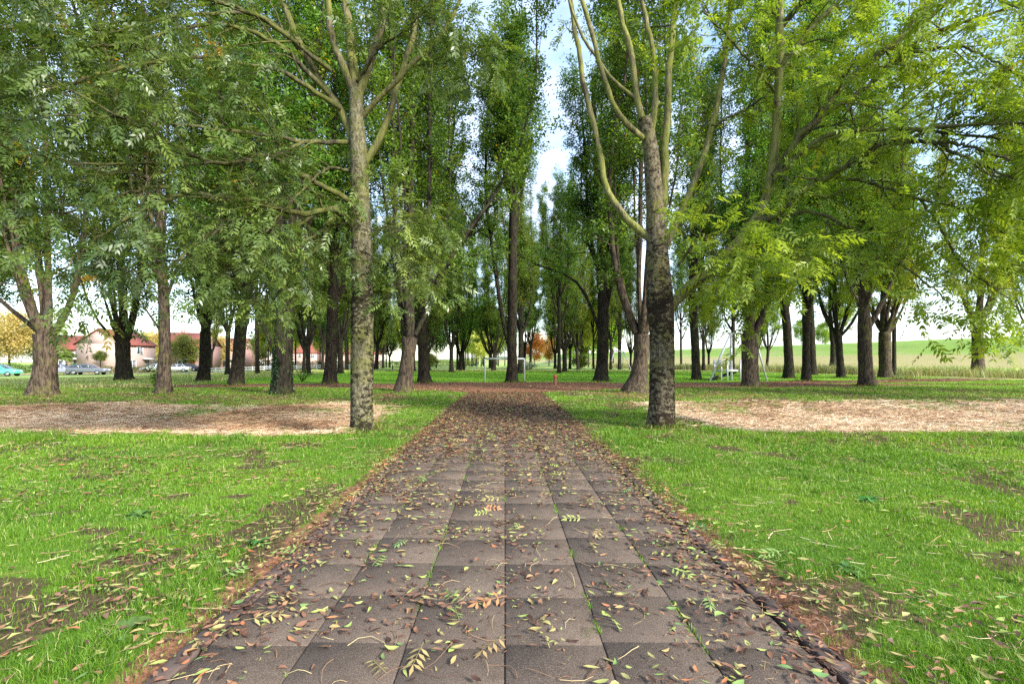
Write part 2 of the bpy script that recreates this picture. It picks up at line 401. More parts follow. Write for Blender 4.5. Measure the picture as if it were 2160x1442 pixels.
def spawn(P, R, k, tmin, tmax, ang, L, up, npts, rng, rf=.5, rend=.25, wig=.12, taper=.5, rmin=.003, out=None, outw=0.):
    T, n, _ = P.shape
    t = tmin + (tmax - tmin) * ((np.arange(k)[None] + rng.random((T, k))) / k)
    f = t * (n - 1); i = np.clip(f.astype(int), 0, n - 2); w = (f - i)[..., None]
    a = np.arange(T)[:, None]
    p = P[a, i] * (1 - w) + P[a, i + 1] * w; tan = nrm(P[a, i + 1] - P[a, i]); r0 = (R[a, i] * (1 - w[..., 0]) + R[a, i + 1] * w[..., 0]) * rf
    perp = nrm(np.cross(tan, rng.standard_normal((T, k, 3))))
    if out is not None: perp = nrm(perp + outw * np.asarray(out)[..., None, :] if np.ndim(out) == 2 else perp + outw * np.asarray(out))
    an = np.radians(rng.uniform(ang[0], ang[1], (T, k)))[..., None]
    d = nrm(np.cos(an) * tan + np.sin(an) * perp)
    ln = rng.uniform(L[0], L[1], (T, k)) * (1 - taper * t)
    p = p.reshape(-1, 3); d = d.reshape(-1, 3); ln = ln.reshape(-1); r0 = np.maximum(r0.reshape(-1), rmin)
    out_ = [p]; st = (ln / (npts - 1))[:, None]
    for j in range(npts - 1):
        d = nrm(d + up * np.array([0, 0, 1.]) + wig * rng.standard_normal(d.shape)); out_.append(out_[-1] + d * st)
    PP = np.stack(out_, 1); RR = r0[:, None] * np.linspace(1, rend, npts)[None]
    return PP, RR

def basis(rng, N, tilt):
    """random leaf frames: direction u, side v, normal w; tilt = how far normals stray from up"""
    w = nrm(np.array([0, 0, 1.]) + tilt * rng.standard_normal((N, 3)))
    u = nrm(np.cross(w, rng.standard_normal((N, 3)))); v = np.cross(w, u); return u, v, w

def leaf_cards(mb, C, size, rng, tilt=.8, asp=.42, tint=None):
    N = len(C); u, v, w = basis(rng, N, tilt); s = (size * rng.uniform(.6, 1.3, N))[:, None]
    V = np.stack([C - u * s * .5, C - v * s * asp * .5 + w * s * .08, C + u * s * .5 - np.array([0, 0, 1]) * s * .12, C + v * s * asp * .5 + w * s * .08], 1)
    mb.add(V.reshape(-1, 3), np.arange(N * 4).reshape(N, 4), tint=np.repeat(tint, 4) if tint is not None else .5)

def pinnate(mb, C, D, Lr, rng, tint, pairs=4, droop=.5, lw=.30, ll=.34):
    """compound leaves: base C, direction D"""
    N = len(C); D = nrm(D); side = nrm(np.cross(D, np.array([0, 0, 1.]) + .5 * rng.standard_normal((N, 3)))); up = np.cross(side, D)
    Lr = Lr * rng.uniform(.7, 1.2, N)[:, None]
    for j in range(pairs):
        f = .28 + .64 * j / (pairs - 1 if pairs > 1 else 1)
        p = C + D * Lr * f - np.array([0, 0, 1]) * Lr * droop * f * f * .5
        for s in (-1, 1):
            e = nrm(side * s * .85 + D * .5 - np.array([0, 0, 1]) * .28 + .18 * rng.standard_normal((N, 3))); q = nrm(np.cross(e, up))
            l = Lr * ll * (1 - .25 * abs(f - .55)); w = l * lw
            V = np.stack([p, p + e * l * .45 + q * w * .5 , p + e * l - np.array([0, 0, 1]) * l * .1, p + e * l * .45 - q * w * .5], 1)
            mb.add(V.reshape(-1, 3), np.arange(N * 4).reshape(N, 4), tint=np.repeat(tint, 4))
    p = C + D * Lr * .92 - np.array([0, 0, 1]) * Lr * droop * .42; e = nrm(D - np.array([0, 0, .5])); q = side; l = Lr * ll
    V = np.stack([p, p + e * l * .45 + q * l * lw * .5, p + e * l, p + e * l * .45 - q * l * lw * .5], 1)
    mb.add(V.reshape(-1, 3), np.arange(N * 4).reshape(N, 4), tint=np.repeat(tint, 4))
    # rachis as a thin strip
    V = np.stack([C - side * .0018, C + side * .0018, C + D * Lr * .92 + side * .001 - np.array([0, 0, 1]) * Lr * droop * .42, C + D * Lr * .92 - side * .001 - np.array([0, 0, 1]) * Lr * droop * .42], 1)
    mb.add(V.reshape(-1, 3), np.arange(N * 4).reshape(N, 4), tint=np.repeat(tint, 4))

def ctint(C, rng, f=.55, yellow=.012, seed=1):
    n = fbm(C[:, 0] * f + C[:, 2] * .37 * f, C[:, 1] * f + C[:, 2] * .53 * f, seed, 3)
    t = np.clip((n - .5) * 1.5 + .5, 0, 1) * .5 + rng.random(len(C)) * .42
    yn = fbm(C[:, 0] * .9 + 31, C[:, 2] * .9 + C[:, 1] * .4, seed + 90, 2)
    y = (yn > .80) & (rng.random(len(C)) < .5) | (rng.random(len(C)) < yellow)
    return np.where(y, rng.uniform(.93, 1, len(C)), np.clip(t, 0, .92))

def trunk_mesh(mb, P, R, sides, rng, flare=.45, flare_h=.35, rough=.04, lobes=5):
    """thick stem with root flare and lumps"""
    P, R = np.asarray(P), np.asarray(R); n = len(P)
    th = np.arange(sides) / sides * 2 * np.pi; ph = rng.random(3) * 6.28
    z = P[:, 2] - P[0, 2]
    tan = np.gradient(P, axis=0); tan = nrm(tan); a = nrm(np.cross(tan, np.array([0, 1., 0]))); b = np.cross(tan, a)
    fl = flare * np.exp(-np.maximum(z, 0) / flare_h)
    lob = (.5 + .5 * np.cos(lobes * th + ph[0]))[None] * .7 + (.5 + .5 * np.cos(2 * th + ph[1]))[None] * .5
    rr = R[:, None] * (1 + fl[:, None] * (.35 + lob))
    nz = vnoise(th[None] / 6.283 * 5 + z[:, None] * 1.1, z[:, None] * 2.2 + th[None] * .3, int(ph[2] * 100))
    rr = rr * (1 + rough * 2 * (nz - .5)) * (1 + .5 * rough * rng.standard_normal((n, sides)) * .5)
    V = P[:, None] + rr[..., None] * (np.cos(th)[None, :, None] * a[:, None] + np.sin(th)[None, :, None] * b[:, None])
    i = np.arange(sides); base = (np.arange(n - 1) * sides)[:, None]
    Q = np.stack([base + i, base + (i + 1) % sides, base + sides + (i + 1) % sides, base + sides + i], -1).reshape(-1, 4)
    mb.add(V.reshape(-1, 3), Q)

def make_tree(name, base, trunk, tr, limbs, rng, H=25, leaf='leaf', bark='bark', bmat=None, k2=20, L2=(1.5, 3.4), k3=6, L3=(.5, 1.3),
              nl=46, size=.175, ext=True, tsides=16, a2=(22, 52), up2=.12, leaf_t0=.15, flare=.5, jit=.20, lrad=None, yellow=.012, low=3):
    """base: world point; trunk: list of points (world, incl. base) up to the first fork or further; limbs: list of (points, r0, r1)."""
    base = np.asarray(base, float); root = empty(name, tuple(base))
    loc = lambda p: np.asarray(p, float) - base
    tp = loc(trunk); R = np.asarray(tr, float)
    tp = np.vstack([tp[0] - np.array([0, 0, .25]), tp]); R = np.r_[R[0], R]
    nseg = max(10, int((tp[-1, 2] + .25) / .16))
    nseg = min(nseg, 70)
    Pt, Rt = resample(tp, R, nseg)
    mb = MB(); trunk_mesh(mb, Pt, Rt, tsides, rng, flare); mb.build('trunk', M[bark], root, smooth=True)
    LP, LR = [], []
    for L in limbs:
        pts, r0, r1 = loc(L[0]), L[1], L[2]
        if ext and pts[-1, 2] < H * .85:
            d = nrm(pts[-1] - pts[-2]); p = pts[-1]; e = []
            n = 5; tot = (H * rng.uniform(.88, 1.0) - p[2]); cur = d.copy()
            for j in range(n):
                cur = nrm(cur * .55 + np.array([0, 0, .5]) + .10 * rng.standard_normal(3)); p = p + cur * tot / n / max(cur[2], .5); e.append(p)
            rr = np.r_[np.linspace(r0, r1, len(pts)), np.linspace(r1, .015, n + 1)[1:]]
            pts = np.vstack([pts, e])
        else: rr = np.linspace(r0, r1, len(pts))
        a, b = resample(pts, rr, 22); 
        b = b * (1 + .10 * rng.standard_normal(22)); LP.append(a + .02 * rng.standard_normal(a.shape) * np.minimum(np.arange(22), 5)[:, None] / 5); LR.append(np.maximum(b, .006))
    LP = np.array(LP); LR = np.array(LR)
    bm = MB(); tubes(bm, LP, LR, 9)
    ctr = Pt[-1] * np.array([1, 1, 0]); outv = nrm((LP.mean(1) - ctr) * np.array([1, 1, 0]) + 1e-4)
    P2, R2 = spawn(LP, LR, k2, leaf_t0, .99, a2, L2, up2, 6, rng, .42, .25, .13, .45, .006, outv, .45); tubes(bm, P2, R2, 5)
    P3, R3 = spawn(P2, R2, k3, .2, 1., (25, 65), L3, .05, 4, rng, .5, .4, .18, .3, .003); tubes(bm, P3, R3, 3)
    Pk, Rk = spawn(LP, LR, low, .10, .34, (35, 80), (1.3, 2.9), -.02, 6, rng, .32, .25, .13, .2, .006, outv, .6)
    Pq, Rq = spawn(Pk, Rk, 6, .25, 1., (25, 65), (.5, 1.2), -.03, 4, rng, .5, .4, .18, .2, .003)
    P3 = np.concatenate([P3, Pq]); tubes(bm, Pk, Rk, 5); tubes(bm, Pq, Rq, 3); bm.build('branches', M[bmat or bark], root, smooth=True)
    T = len(P3); t = rng.uniform(.15, 1.05, (T, nl)); f = np.clip(t * 3, 0, 2.999); i = f.astype(int); w = (f - i)[..., None]; a = np.arange(T)[:, None]
    C = P3[a, i] * (1 - w) + P3[a, i + 1] * w + jit * rng.standard_normal((T, nl, 3)) * np.array([1, 1, .75]); C = C.reshape(-1, 3)
    lm = MB(); leaf_cards(lm, C, size, rng, .75, .45, ctint(C, rng, .5, yellow, int(rng.integers(99)))); lm.build('foliage', M[leaf], root)
    return root

# ------------------------------------------------------------------ the two big ash trees by the path (traced limbs, real compound leaves)
def big_ash(name, label, base, trunk, tr, limbs, subs, rng, leafm, bark, leaf_zmax=11, dens=1.0, yellow=.004, k2=9, k3=5, nleaf=5, leaf_len=.32):
    base = np.asarray(base, float); root = empty(name, tuple(base)); tag(root, label, 'tree')
    loc = lambda p: np.asarray(p, float) - base
    tp = loc(trunk); tp = np.vstack([tp[0] - [0, 0, .3], tp]); R = np.r_[tr[0], tr]
    Pt, Rt = resample(tp, R, 90)
    mb = MB(); trunk_mesh(mb, Pt, Rt, 40, rng, .32, .22, .035, 4); mb.build('trunk', M[bark], root, smooth=True)
    bm = MB(); LP, LR = [], []
    for pts, r0, r1, ex in limbs:
        pts = loc(pts); rr = np.linspace(r0, r1, len(pts))
        if ex:
            d = nrm(pts[-1] - pts[-2]); p = pts[-1]; e = []; cur = d
            for j in range(5):
                cur = nrm(cur * .8 + np.array([0, 0, .25]) + .12 * rng.standard_normal(3)); p = p + cur * 1.3; e.append(p)
            pts = np.vstack([pts, e]); rr = np.r_[rr, np.linspace(r1, .02, 6)[1:]]
        a, b = resample(pts, rr, 34); a = a + .012 * rng.standard_normal(a.shape) * (np.arange(34) > 2)[:, None]; LP.append(a); LR.append(b * (1 + .06 * rng.standard_normal(34)))
    LP = np.array(LP); LR = np.array(LR) * .86; tubes(bm, LP, LR, 12)
    bm.build('limbs', M['moss_bark'], root, smooth=True); bm = MB()
    SP, SR = [], []
    for pts, r0, r1, ex in subs:
        a, b = resample(loc(pts), np.linspace(r0, r1, len(pts)), 34); a = a + .014 * rng.standard_normal(a.shape) * (np.arange(34) > 1)[:, None]; SP.append(a); SR.append(b * (1 + .08 * rng.standard_normal(34)))
    SP = np.array(SP); SR = np.array(SR) * 1.2; tubes(bm, SP, SR, 8)
    A, AR = spawn(LP, LR, k2, .35, .98, (30, 70), (1.0, 2.2), .03, 8, rng, .35, .25, .16, .3, .006)
    B, BR = spawn(SP, SR, int(k2 * 1.5), .12, .98, (25, 70), (.8, 1.9), .0, 8, rng, .45, .25, .18, .3, .006)
    P2 = np.concatenate([A, B]); R2 = np.concatenate([AR, BR]); tubes(bm, P2, R2, 5)
    P3, R3 = spawn(P2, R2, k3, .25, 1., (25, 65), (.35, .85), -.02, 5, rng, .55, .4, .2, .2, .003); tubes(bm, P3, R3, 4)
    bm.build('branches', M['dark_branch'], root, smooth=True)
    T = len(P3); t = rng.uniform(.2, 1.0, (T, nleaf)); f = np.clip(t * 4, 0, 3.999); i = f.astype(int); w = (f - i)[..., None]; a = np.arange(T)[:, None]
    C = (P3[a, i] * (1 - w) + P3[a, i + 1] * w).reshape(-1, 3); tn = nrm(P3[a, i + 1] - P3[a, i]).reshape(-1, 3)
    D = nrm(tn * .6 + .7 * rng.standard_normal((len(C), 3)) * np.array([1, 1, .45]) - np.array([0, 0, .15]))
    lm = MB(); tt = ctint(C, rng, .8, yellow, 5); pinnate(lm, C, D, leaf_len, rng, tt, 5, .55, .34)
    lm.build('foliage', M[leafm], root)
    return root

def tr3(pts, d0, d1):
    n = len(pts); return [at(p[0], p[1], p[2] if len(p) > 2 else d0 + (d1 - d0) * i / (n - 1)) for i, p in enumerate(pts)]

bL = gpt(764, 906); dL = bL[1]
big_ash('ash_tree', 'tall pale ash with black blotched bark and mossy foot, left edge of the slab path', bL,
    [bL] + tr3([(763,850),(764,760),(764,680),(764,560),(760,430),(757,330),(752,250),(750,190)], dL, dL),
    [.235,.225,.235,.238,.228,.205,.19,.175,.15,.14],
    [(tr3([(751,215),(735,165),(712,120),(696,60),(690,0)], dL, dL-.3), .10, .07, 1),
     (tr3([(750,200),(744,120),(735,60),(727,0)], dL, dL+.4), .12, .085, 1),
     (tr3([(752,215),(768,170),(783,125),(805,60),(815,-5)], dL, dL), .11, .08, 1),
     (tr3([(765,350),(779,335),(800,295),(820,260),(833,200),(843,157),(867,107),(878,40),(884,-10)], dL, dL+.5), .10, .055, 1),
     (tr3([(765,245),(790,215),(837,170),(887,117),(937,73),(963,27),(978,-15)], dL, dL-.8), .07, .04, 1),
     (tr3([(756,330),(728,245),(690,193),(650,130),(618,60),(592,-10)], dL, dL+.6), .10, .07, 1)],
    [(tr3([(752,490),(735,462),(715,442),(690,438),(640,455),(560,428),(480,418),(400,405),(320,390),(220,420),(120,460)], dL, 8.3), .075, .012, 0),
     (tr3([(745,430),(700,400),(650,378),(567,323),(467,350),(410,333),(347,293),(260,250),(170,200),(80,150)], dL, 7.6), .055, .010, 0),
     (tr3([(695,200),(640,140),(600,100),(533,67),(460,47),(367,63),(280,90),(150,110),(60,100)], dL, 8.0), .045, .010, 0),
     (tr3([(672,160),(625,90),(590,55),(530,25),(430,30),(360,35),(250,70),(110,50),(0,60)], dL+.3, 8.6), .045, .010, 0),
     (tr3([(735,300),(640,300),(560,285),(430,268),(300,255),(150,240),(20,255)], dL, 7.4), .045, .008, 0),
     (tr3([(640,300),(560,340),(430,345),(260,345),(160,345),(60,325),(-30,300)], dL-.6, 7.0), .030, .008, 0),
     (tr3([(690,438),(600,490),(500,520),(400,545),(300,560),(200,600)], dL-.3, 8.8), .035, .008, 0),
     (tr3([(716,445),(660,500),(600,540),(540,560),(470,570)], dL, 9.2), .035, .008, 0),
     (tr3([(716,445),(670,520),(620,570),(570,610),(530,640)], dL, 9.0), .030, .007, 0),
     (tr3([(560,428),(500,470),(430,500),(360,560),(310,610)], 9.6, 8.2), .028, .007, 0),
     (tr3([(400,405),(300,440),(210,500),(140,560),(90,590)], 9.0, 7.6), .026, .007, 0),
     (tr3([(740,360),(690,350),(640,400),(600,440),(560,490)], dL, 8.8), .03, .007, 0),
     (tr3([(750,180),(800,100),(860,60),(930,-10)], dL, 9.2), .03, .007, 0),
     (tr3([(720,230),(600,150),(420,120),(260,140),(100,190),(-30,210)], dL, 7.2), .045, .008, 0),
     (tr3([(700,150),(560,40),(380,-20),(200,-40),(0,-50)], dL, 7.3), .045, .008, 0),
     (tr3([(870,141),(907,130),(953,110),(985,96)], dL-.3, dL-.8), .022, .006, 0),
     (tr3([(785,500),(820,470),(850,455),(885,470)], dL, dL-.3), .018, .006, 0),
     (tr3([(786,650),(820,620),(850,570),(835,520)], dL, dL-.3), .014, .005, 0)],
    RNG(21), 'leaf_ash', 'bark_pale', k2=9, k3=5, nleaf=4)

bR = gpt(1394, 901); dR = bR[1]
big_ash('ash_tree', 'thick mottled ash with dark burl and huge side limb, right edge of the slab path', bR,
    [bR] + tr3([(1396,840),(1396,760),(1396,690),(1392,640),(1388,560),(1385,480),(1378,380),(1372,310),(1360,250)], dR, dR),
    [.285,.265,.26,.265,.285,.235,.20,.175,.155,.14],
    [(tr3([(1362,270),(1343,217),(1337,150),(1320,67),(1300,-5)], dR, dR), .09, .06, 1),
     (tr3([(1372,300),(1385,200),(1383,143),(1373,83),(1353,-5)], dR, dR+.3), .08, .05, 1),
     (tr3([(1390,480),(1402,420),(1402,333),(1408,240),(1410,150),(1423,33),(1428,-5)], dR, dR+.5), .12, .075, 1),
     (tr3([(1380,510),(1362,495),(1333,477),(1300,445),(1283,417),(1270,370),(1267,333),(1253,250),(1233,187),(1220,110),(1203,-5)], dR, dR+.6), .10, .06, 1),
     (tr3([(1368,300),(1353,290),(1320,262),(1303,247),(1280,200),(1257,107),(1240,33),(1227,-5)], dR, dR-.5), .075, .05, 1),
     (tr3([(1350,212),(1333,203),(1310,190),(1287,160),(1253,123),(1220,60),(1200,0)], dR, dR+.2), .05, .03, 1),
     (tr3([(1395,540),(1420,480),(1448,430),(1465,390),(1483,333),(1507,250),(1520,183),(1530,117),(1540,-5)], dR, dR+.3), .095, .055, 1),
     (tr3([(1398,665),(1420,640),(1450,605),(1485,578),(1520,552),(1580,490),(1618,430),(1632,350),(1640,260),(1643,167),(1647,-5)], dR, dR-.6), .145, .085, 1)],
    [(tr3([(1600,470),(1640,457),(1680,410),(1750,370),(1790,347),(1863,300),(1940,273),(2023,263),(2180,260)], dR-.5, 8.0), .065, .022, 0),
     (tr3([(1863,303),(1923,298),(2023,303),(2090,322),(2180,358)], 9.3, 7.9), .032, .014, 0),
     (tr3([(1980,302),(2023,327),(2100,360),(2200,400)], 8.8, 7.7), .025, .012, 0),
     (tr3([(1632,372),(1650,350),(1673,300),(1730,240),(1787,170),(1873,97),(1960,37),(2040,-30)], dR-.6, 9.4), .065, .03, 0),
     (tr3([(1632,380),(1680,330),(1740,283),(1773,277),(1873,273),(1975,277),(2087,290),(2190,310)], dR-.6, 8.3), .045, .014, 0),
     (tr3([(1680,300),(1740,240),(1840,175),(1907,110),(1960,72),(2023,50),(2107,27),(2190,-10)], dR-.7, 8.5), .045, .015, 0),
     (tr3([(1645,140),(1660,123),(1690,83),(1740,27),(1800,-20)], dR-.6, 10), .045, .03, 0),
     (tr3([(1745,374),(1823,383),(1873,397),(1940,420),(2040,443),(2180,465)], 10.1, 8.3), .030, .012, 0),
     (tr3([(1610,462),(1653,455),(1690,447),(1733,450),(1773,470),(1823,497),(1863,530),(1907,560),(1960,600),(2000,640)], dR-.6, 8.6), .038, .010, 0),
     (tr3([(1873,97),(1940,110),(2023,95),(2100,130),(2180,180)], 9.7, 8.2), .028, .010, 0),
     (tr3([(1940,420),(1980,470),(2000,520),(2040,570),(2100,610),(2150,650)], 9.2, 8.2), .020, .008, 0),
     (tr3([(1500,265),(1520,257),(1573,230),(1617,200),(1650,170)], dR, dR-.5), .028, .010, 0),
     (tr3([(1445,610),(1480,590),(1510,580),(1540,585),(1565,600)], dR-.3, dR-1.0), .03, .008, 0),
     (tr3([(1430,560),(1460,520),(1480,490),(1500,520),(1530,560)], dR, dR-1.2), .03, .008, 0),
     (tr3([(1520,552),(1560,560),(1600,540),(1660,530),(1720,560)], dR-.4, dR-1.6), .03, .008, 0),
     (tr3([(1640,200),(1580,130),(1520,60),(1480,20)], dR-.5, dR-1.2), .03, .01, 0),
     (tr3([(1645,60),(1720,-30),(1850,-60),(2000,-40),(2150,20)], dR-.5, 8.0), .05, .01, 0)],
    RNG(22), 'leaf_bright', 'bark_pale_dark', k2=8, k3=5, nleaf=4, leaf_len=.35)

# ------------------------------------------------------------------ the second rank: trees with their own traced forks
def ctree(label, base_px, trunk_px, w, limbs_px, seed, name='tree', dz=0, rt=None, **k):
    """w: trunk width in photo pixels; limbs: list of (pixel list, width px)"""
    b = gpt(*base_px); d = b[1]; rng = RNG(seed); m = d / F / 2
    tk = [b] + [at(p[0], p[1], d) for p in trunk_px]
    ws = w if isinstance(w, (list, tuple)) else [w] * len(tk)
    L = []
    for q in limbs_px:
        dd = rng.uniform(-1.2, 1.2)
        pts = [at(p[0], p[1], d + dd * i / max(1, len(q[0]) - 1)) for i, p in enumerate(q[0])]
        L.append((pts, q[1] * m, q[1] * m * .55))
    n0 = k.pop('extra', 5)
    top = np.array(at(trunk_px[-1][0], trunk_px[-1][1], d))
    for i in range(n0):       # limbs towards and away from the viewer, hidden from the trace
        a = rng.choice([math.pi / 2, -math.pi / 2]) + rng.uniform(-.9, .9); s = rng.uniform(.5, .9)
        p0 = top + np.array([0, 0, -.2]); p1 = p0 + np.array([math.cos(a) * s, math.sin(a) * s, 1.2]); p2 = p1 + np.array([math.cos(a) * s * .7, math.sin(a) * s * .7, 2.2])
        L.append(([p0, p1, p2], w[-1] * m * .5 if isinstance(w, (list, tuple)) else w * m * .5, .06))
    t = make_tree(name, b, tk, [x * m for x in ws], L, rng, **k); tag(t, label, 'tree'); return t

BR = dict(leaf='leaf_bright'); 
ctree('stout brown tree at the far left, forking low into five limbs', (88,833), [(95,790),(97,745),(98,705)], [50,40,38,44],
      [([(92,708),(70,690),(30,655),(-40,612)],12), ([(95,705),(72,668),(55,620),(45,560),(30,480)],15), ([(100,702),(101,640),(102,580),(98,450),(95,300)],18),
       ([(110,708),(135,690),(150,660),(160,610),(175,520)],17), ([(100,700),(85,640),(80,560),(70,450)],12)], 31, bark='bark_light', size=.15)
ctree('dark tree on the sunny verge beside the dark grey estate car', (262,801), [(260,765),(259,722)], [32,27,27],
      [([(262,724),(262,680),(256,620),(250,520)],17), ([(266,722),(280,690),(290,640),(296,560),(300,480)],13), ([(252,722),(225,705),(205,680),(190,650)],7), ([(256,720),(245,680),(235,640),(225,560)],9)], 32)
ctree('slim straight tree with knobbly burls and a sprouting base', (345,830), [(346,780),(348,740),(347,700),(346,640),(341,560)], [30,25,22,22,21,18],
      [([(341,565),(338,480),(332,350),(328,250)],16), ([(340,700),(325,680),(310,655),(285,630)],5), ([(347,640),(365,600),(375,560),(385,500)],7), ([(342,600),(320,560),(300,500)],7)], 33, bark='bark_light', extra=5)
ctree('flared tree between the burled tree and the dark leaning one', (428,804), [(432,770),(433,740),(433,700)], [26,22,21,20],
      [([(433,702),(436,640),(440,560),(438,450)],16), ([(434,700),(450,650),(462,600)],9), ([(432,700),(415,660),(405,600)],8)], 34)
ctree('dark tree leaning right in front of the white rail fence', (497,811), [(502,770),(505,730),(509,680),(518,620)], [30,25,24,24,22],
      [([(518,622),(522,560),(525,450),(520,350)],16), ([(516,640),(545,580),(565,520)],11), ([(508,650),(490,590),(475,540)],8)], 35)
t_ivy = ctree('ivy covered tree with a bare left limb beside the grass', (594,831), [(596,790),(597,750),(598,720),(602,640),(605,560)], [44,38,37,38,33,28],
      [([(580,735),(560,705),(542,680),(535,640),(522,590)],12), ([(604,562),(618,480),(640,400),(655,300),(660,200)],18), ([(606,600),(628,540),(650,480),(665,440),(690,380)],14),
       ([(603,560),(596,480),(590,380),(585,250)],16)], 36)
ctree('straight dark tree just left of the blotched ash', (695,809), [(698,770),(700,700),(703,620),(706,540)], [28,24,24,22,20],
      [([(706,540),(710,450),(712,350),(708,200)],15), ([(707,640),(725,600),(742,560),(748,500)],12), ([(703,620),(690,560),(680,470)],9)], 37)
ctree('grey brown tree forking in two at the path corner', (850,826), [(856,790),(861,750),(864,712)], [38,31,29,34],
      [([(853,708),(848,660),(843,600),(835,520),(832,400),(828,200),(824,50)],13), ([(876,705),(898,665),(912,630),(928,585),(955,530),(1000,470),(1045,415)],11),
       ([(865,708),(866,640),(864,560),(866,400),(872,200)],20), ([(900,660),(898,600),(900,500),(908,350),(905,150)],13)], 38, bark='bark_light', bmat='bark', leaf_t0=.3)
ctree('dark straight tree right behind the grey forked one', (895,807), [(893,770),(892,720),(890,650),(888,560)], [27,22,22,21,19],
      [([(888,562),(884,450),(884,300),(880,120)],15), ([(892,600),(915,520),(935,440),(950,330)],12), ([(894,640),(925,580),(965,520),(1010,470)],12)], 39, leaf_t0=.25)
ctree('tall single dark trunk standing in the lawn beside the goal frame', (1080,806), [(1080,770),(1080,700),(1081,600),(1082,500),(1083,430)], [26,21,20,19,18,17],
      [([(1083,432),(1085,330),(1083,200),(1078,60)],14), ([(1073,725),(1060,670),(1050,610),(1042,540),(1030,480),(1024,400),(1025,300)],10),
       ([(1083,480),(1100,420),(1108,330),(1108,230)],8), ([(1082,440),(1068,380),(1060,280),(1062,180)],9)], 40, extra=4, L2=(1.3,3.0), leaf_t0=.22, k2=22)
ctree('sturdy dark tree right of the red topped post, arching limb to its left', (1268,804), [(1270,770),(1272,710),(1272,640),(1268,560)], [31,25,24,23,20],
      [([(1268,562),(1262,450),(1256,330),(1252,160)],15), ([(1262,690),(1245,640),(1225,590),(1190,570),(1150,572)],7), ([(1275,660),(1290,600),(1297,520),(1296,400)],11), ([(1268,600),(1250,530),(1238,440),(1236,330)],10)], 41, extra=5, L2=(1.4,3.2))
ctree('pale leaning tree with a flared foot splitting into three limbs', (1340,827), [(1348,795),(1352,760),(1354,705)], [52,36,31,34],
      [([(1342,702),(1325,670),(1308,620),(1298,570),(1287,500),(1283,400),(1290,300)],14), ([(1352,700),(1347,640),(1348,560),(1350,450),(1352,300)],14), ([(1362,702),(1374,660),(1382,600),(1392,500),(1400,380)],14)], 42, bark='bark_light', leaf_t0=.3)
ctree('brown tree with a pale right limb beside the play platform', (1583,814), [(1582,780),(1582,740),(1583,705)], [34,32,33,36],
      [([(1572,705),(1580,670),(1592,630),(1600,580),(1602,520)],10), ([(1592,702),(1608,670),(1620,620),(1632,560),(1640,480),(1655,380)],15), ([(1583,704),(1582,620),(1578,540),(1575,420)],20), ([(1578,700),(1566,640),(1558,580),(1548,500)],10)], 43, bark='bark_light', leaf='leaf')
ctree('pale grey tree with a forked right limb on the right hand bank', (1830,813), [(1826,780),(1824,740),(1824,690),(1822,650)], [33,26,25,26,20],
      [([(1822,655),(1818,600),(1816,520),(1820,400)],17), ([(1832,690),(1848,665),(1862,640),(1880,600),(1900,540)],11), ([(1820,640),(1805,580),(1795,500)],9)], 44, bark='bark_light', **BR)
ctree('ivy flecked dark tree right of the pale grey forked one', (1868,796), [(1867,765),(1866,735),(1866,700)], [25,22,22,22],
      [([(1864,702),(1862,640),(1865,560),(1870,450)],12), ([(1872,704),(1888,685),(1900,660),(1920,610)],8), ([(1866,700),(1875,640),(1885,560)],9)], 45, bark='bark_light', **BR)
ctree('slender smooth tree by the reeds near the right edge', (2063,794), [(2063,760),(2062,720),(2062,680)], [26,20,19,20],
      [([(2064,682),(2068,640),(2070,580),(2075,470)],14), ([(2058,680),(2045,655),(2030,625),(2010,590)],7), ([(2066,690),(2090,650),(2110,600)],7)], 46, bark='bark_light', **BR)
ctree('dark straight tree right of the play platform, bark peeling pale', (1664,798), [(1664,765),(1662,730),(1660,690),(1652,620)], [22,18,17,17,15],
      [([(1652,622),(1648,540),(1650,430)],12), ([(1658,660),(1672,600),(1682,530)],8)], 47, **BR)
ctree('dark tree in shade left of the v shaped pair', (1714,791), [(1713,760),(1712,720),(1710,670),(1706,600)], [19,15,14,14,13],
      [([(1706,602),(1704,520),(1706,420)],11), ([(1708,650),(1725,600),(1735,540)],7), ([(1709,670),(1690,620),(1680,560)],7)], 48, **BR)
ctree('tree forking into a wide v with a leafy shoot at its foot', (1757,781), [(1758,755),(1759,725)], [16,12,13],
      [([(1757,727),(1752,680),(1750,620),(1752,520)],9), ([(1762,727),(1778,690),(1792,650),(1802,600)],7), ([(1760,715),(1768,660),(1775,600)],7)], 49, **BR)
ctree('tree with a flared foot just right of the big mottled ash', (1469,801), [(1468,770),(1466,720),(1462,660),(1460,600)], [20,17,17,17,15],
      [([(1460,602),(1458,520),(1462,420)],11), ([(1463,650),(1478,600),(1485,530)],7)], 50)

# ivy on the ivy covered tree (a skin of leaves hugging the trunk)
rng = RNG(77); n = 2600; bz = t_ivy.location
iv = MB(); zz = rng.random(n) ** .8 * 2.9; th = rng.uniform(0, 6.283, n); keep = (zz < 2.0 + .9 * np.cos(th - 2.6)) & ~((np.cos(th + .6) > .75) & (rng.random(n) < .8)); zz, th = zz[keep], th[keep]
rr = np.interp(zz, [0, .3, .8, 3], [.56, .44, .40, .39]) + .03 * rng.random(len(zz))
C = np.stack([np.cos(th) * rr + .03 * zz, np.sin(th) * rr, zz], 1)
leaf_cards(iv, C, .10, rng, 1.4, .9, rng.random(len(zz))); iv.build('ivy', M['ivy'], t_ivy)

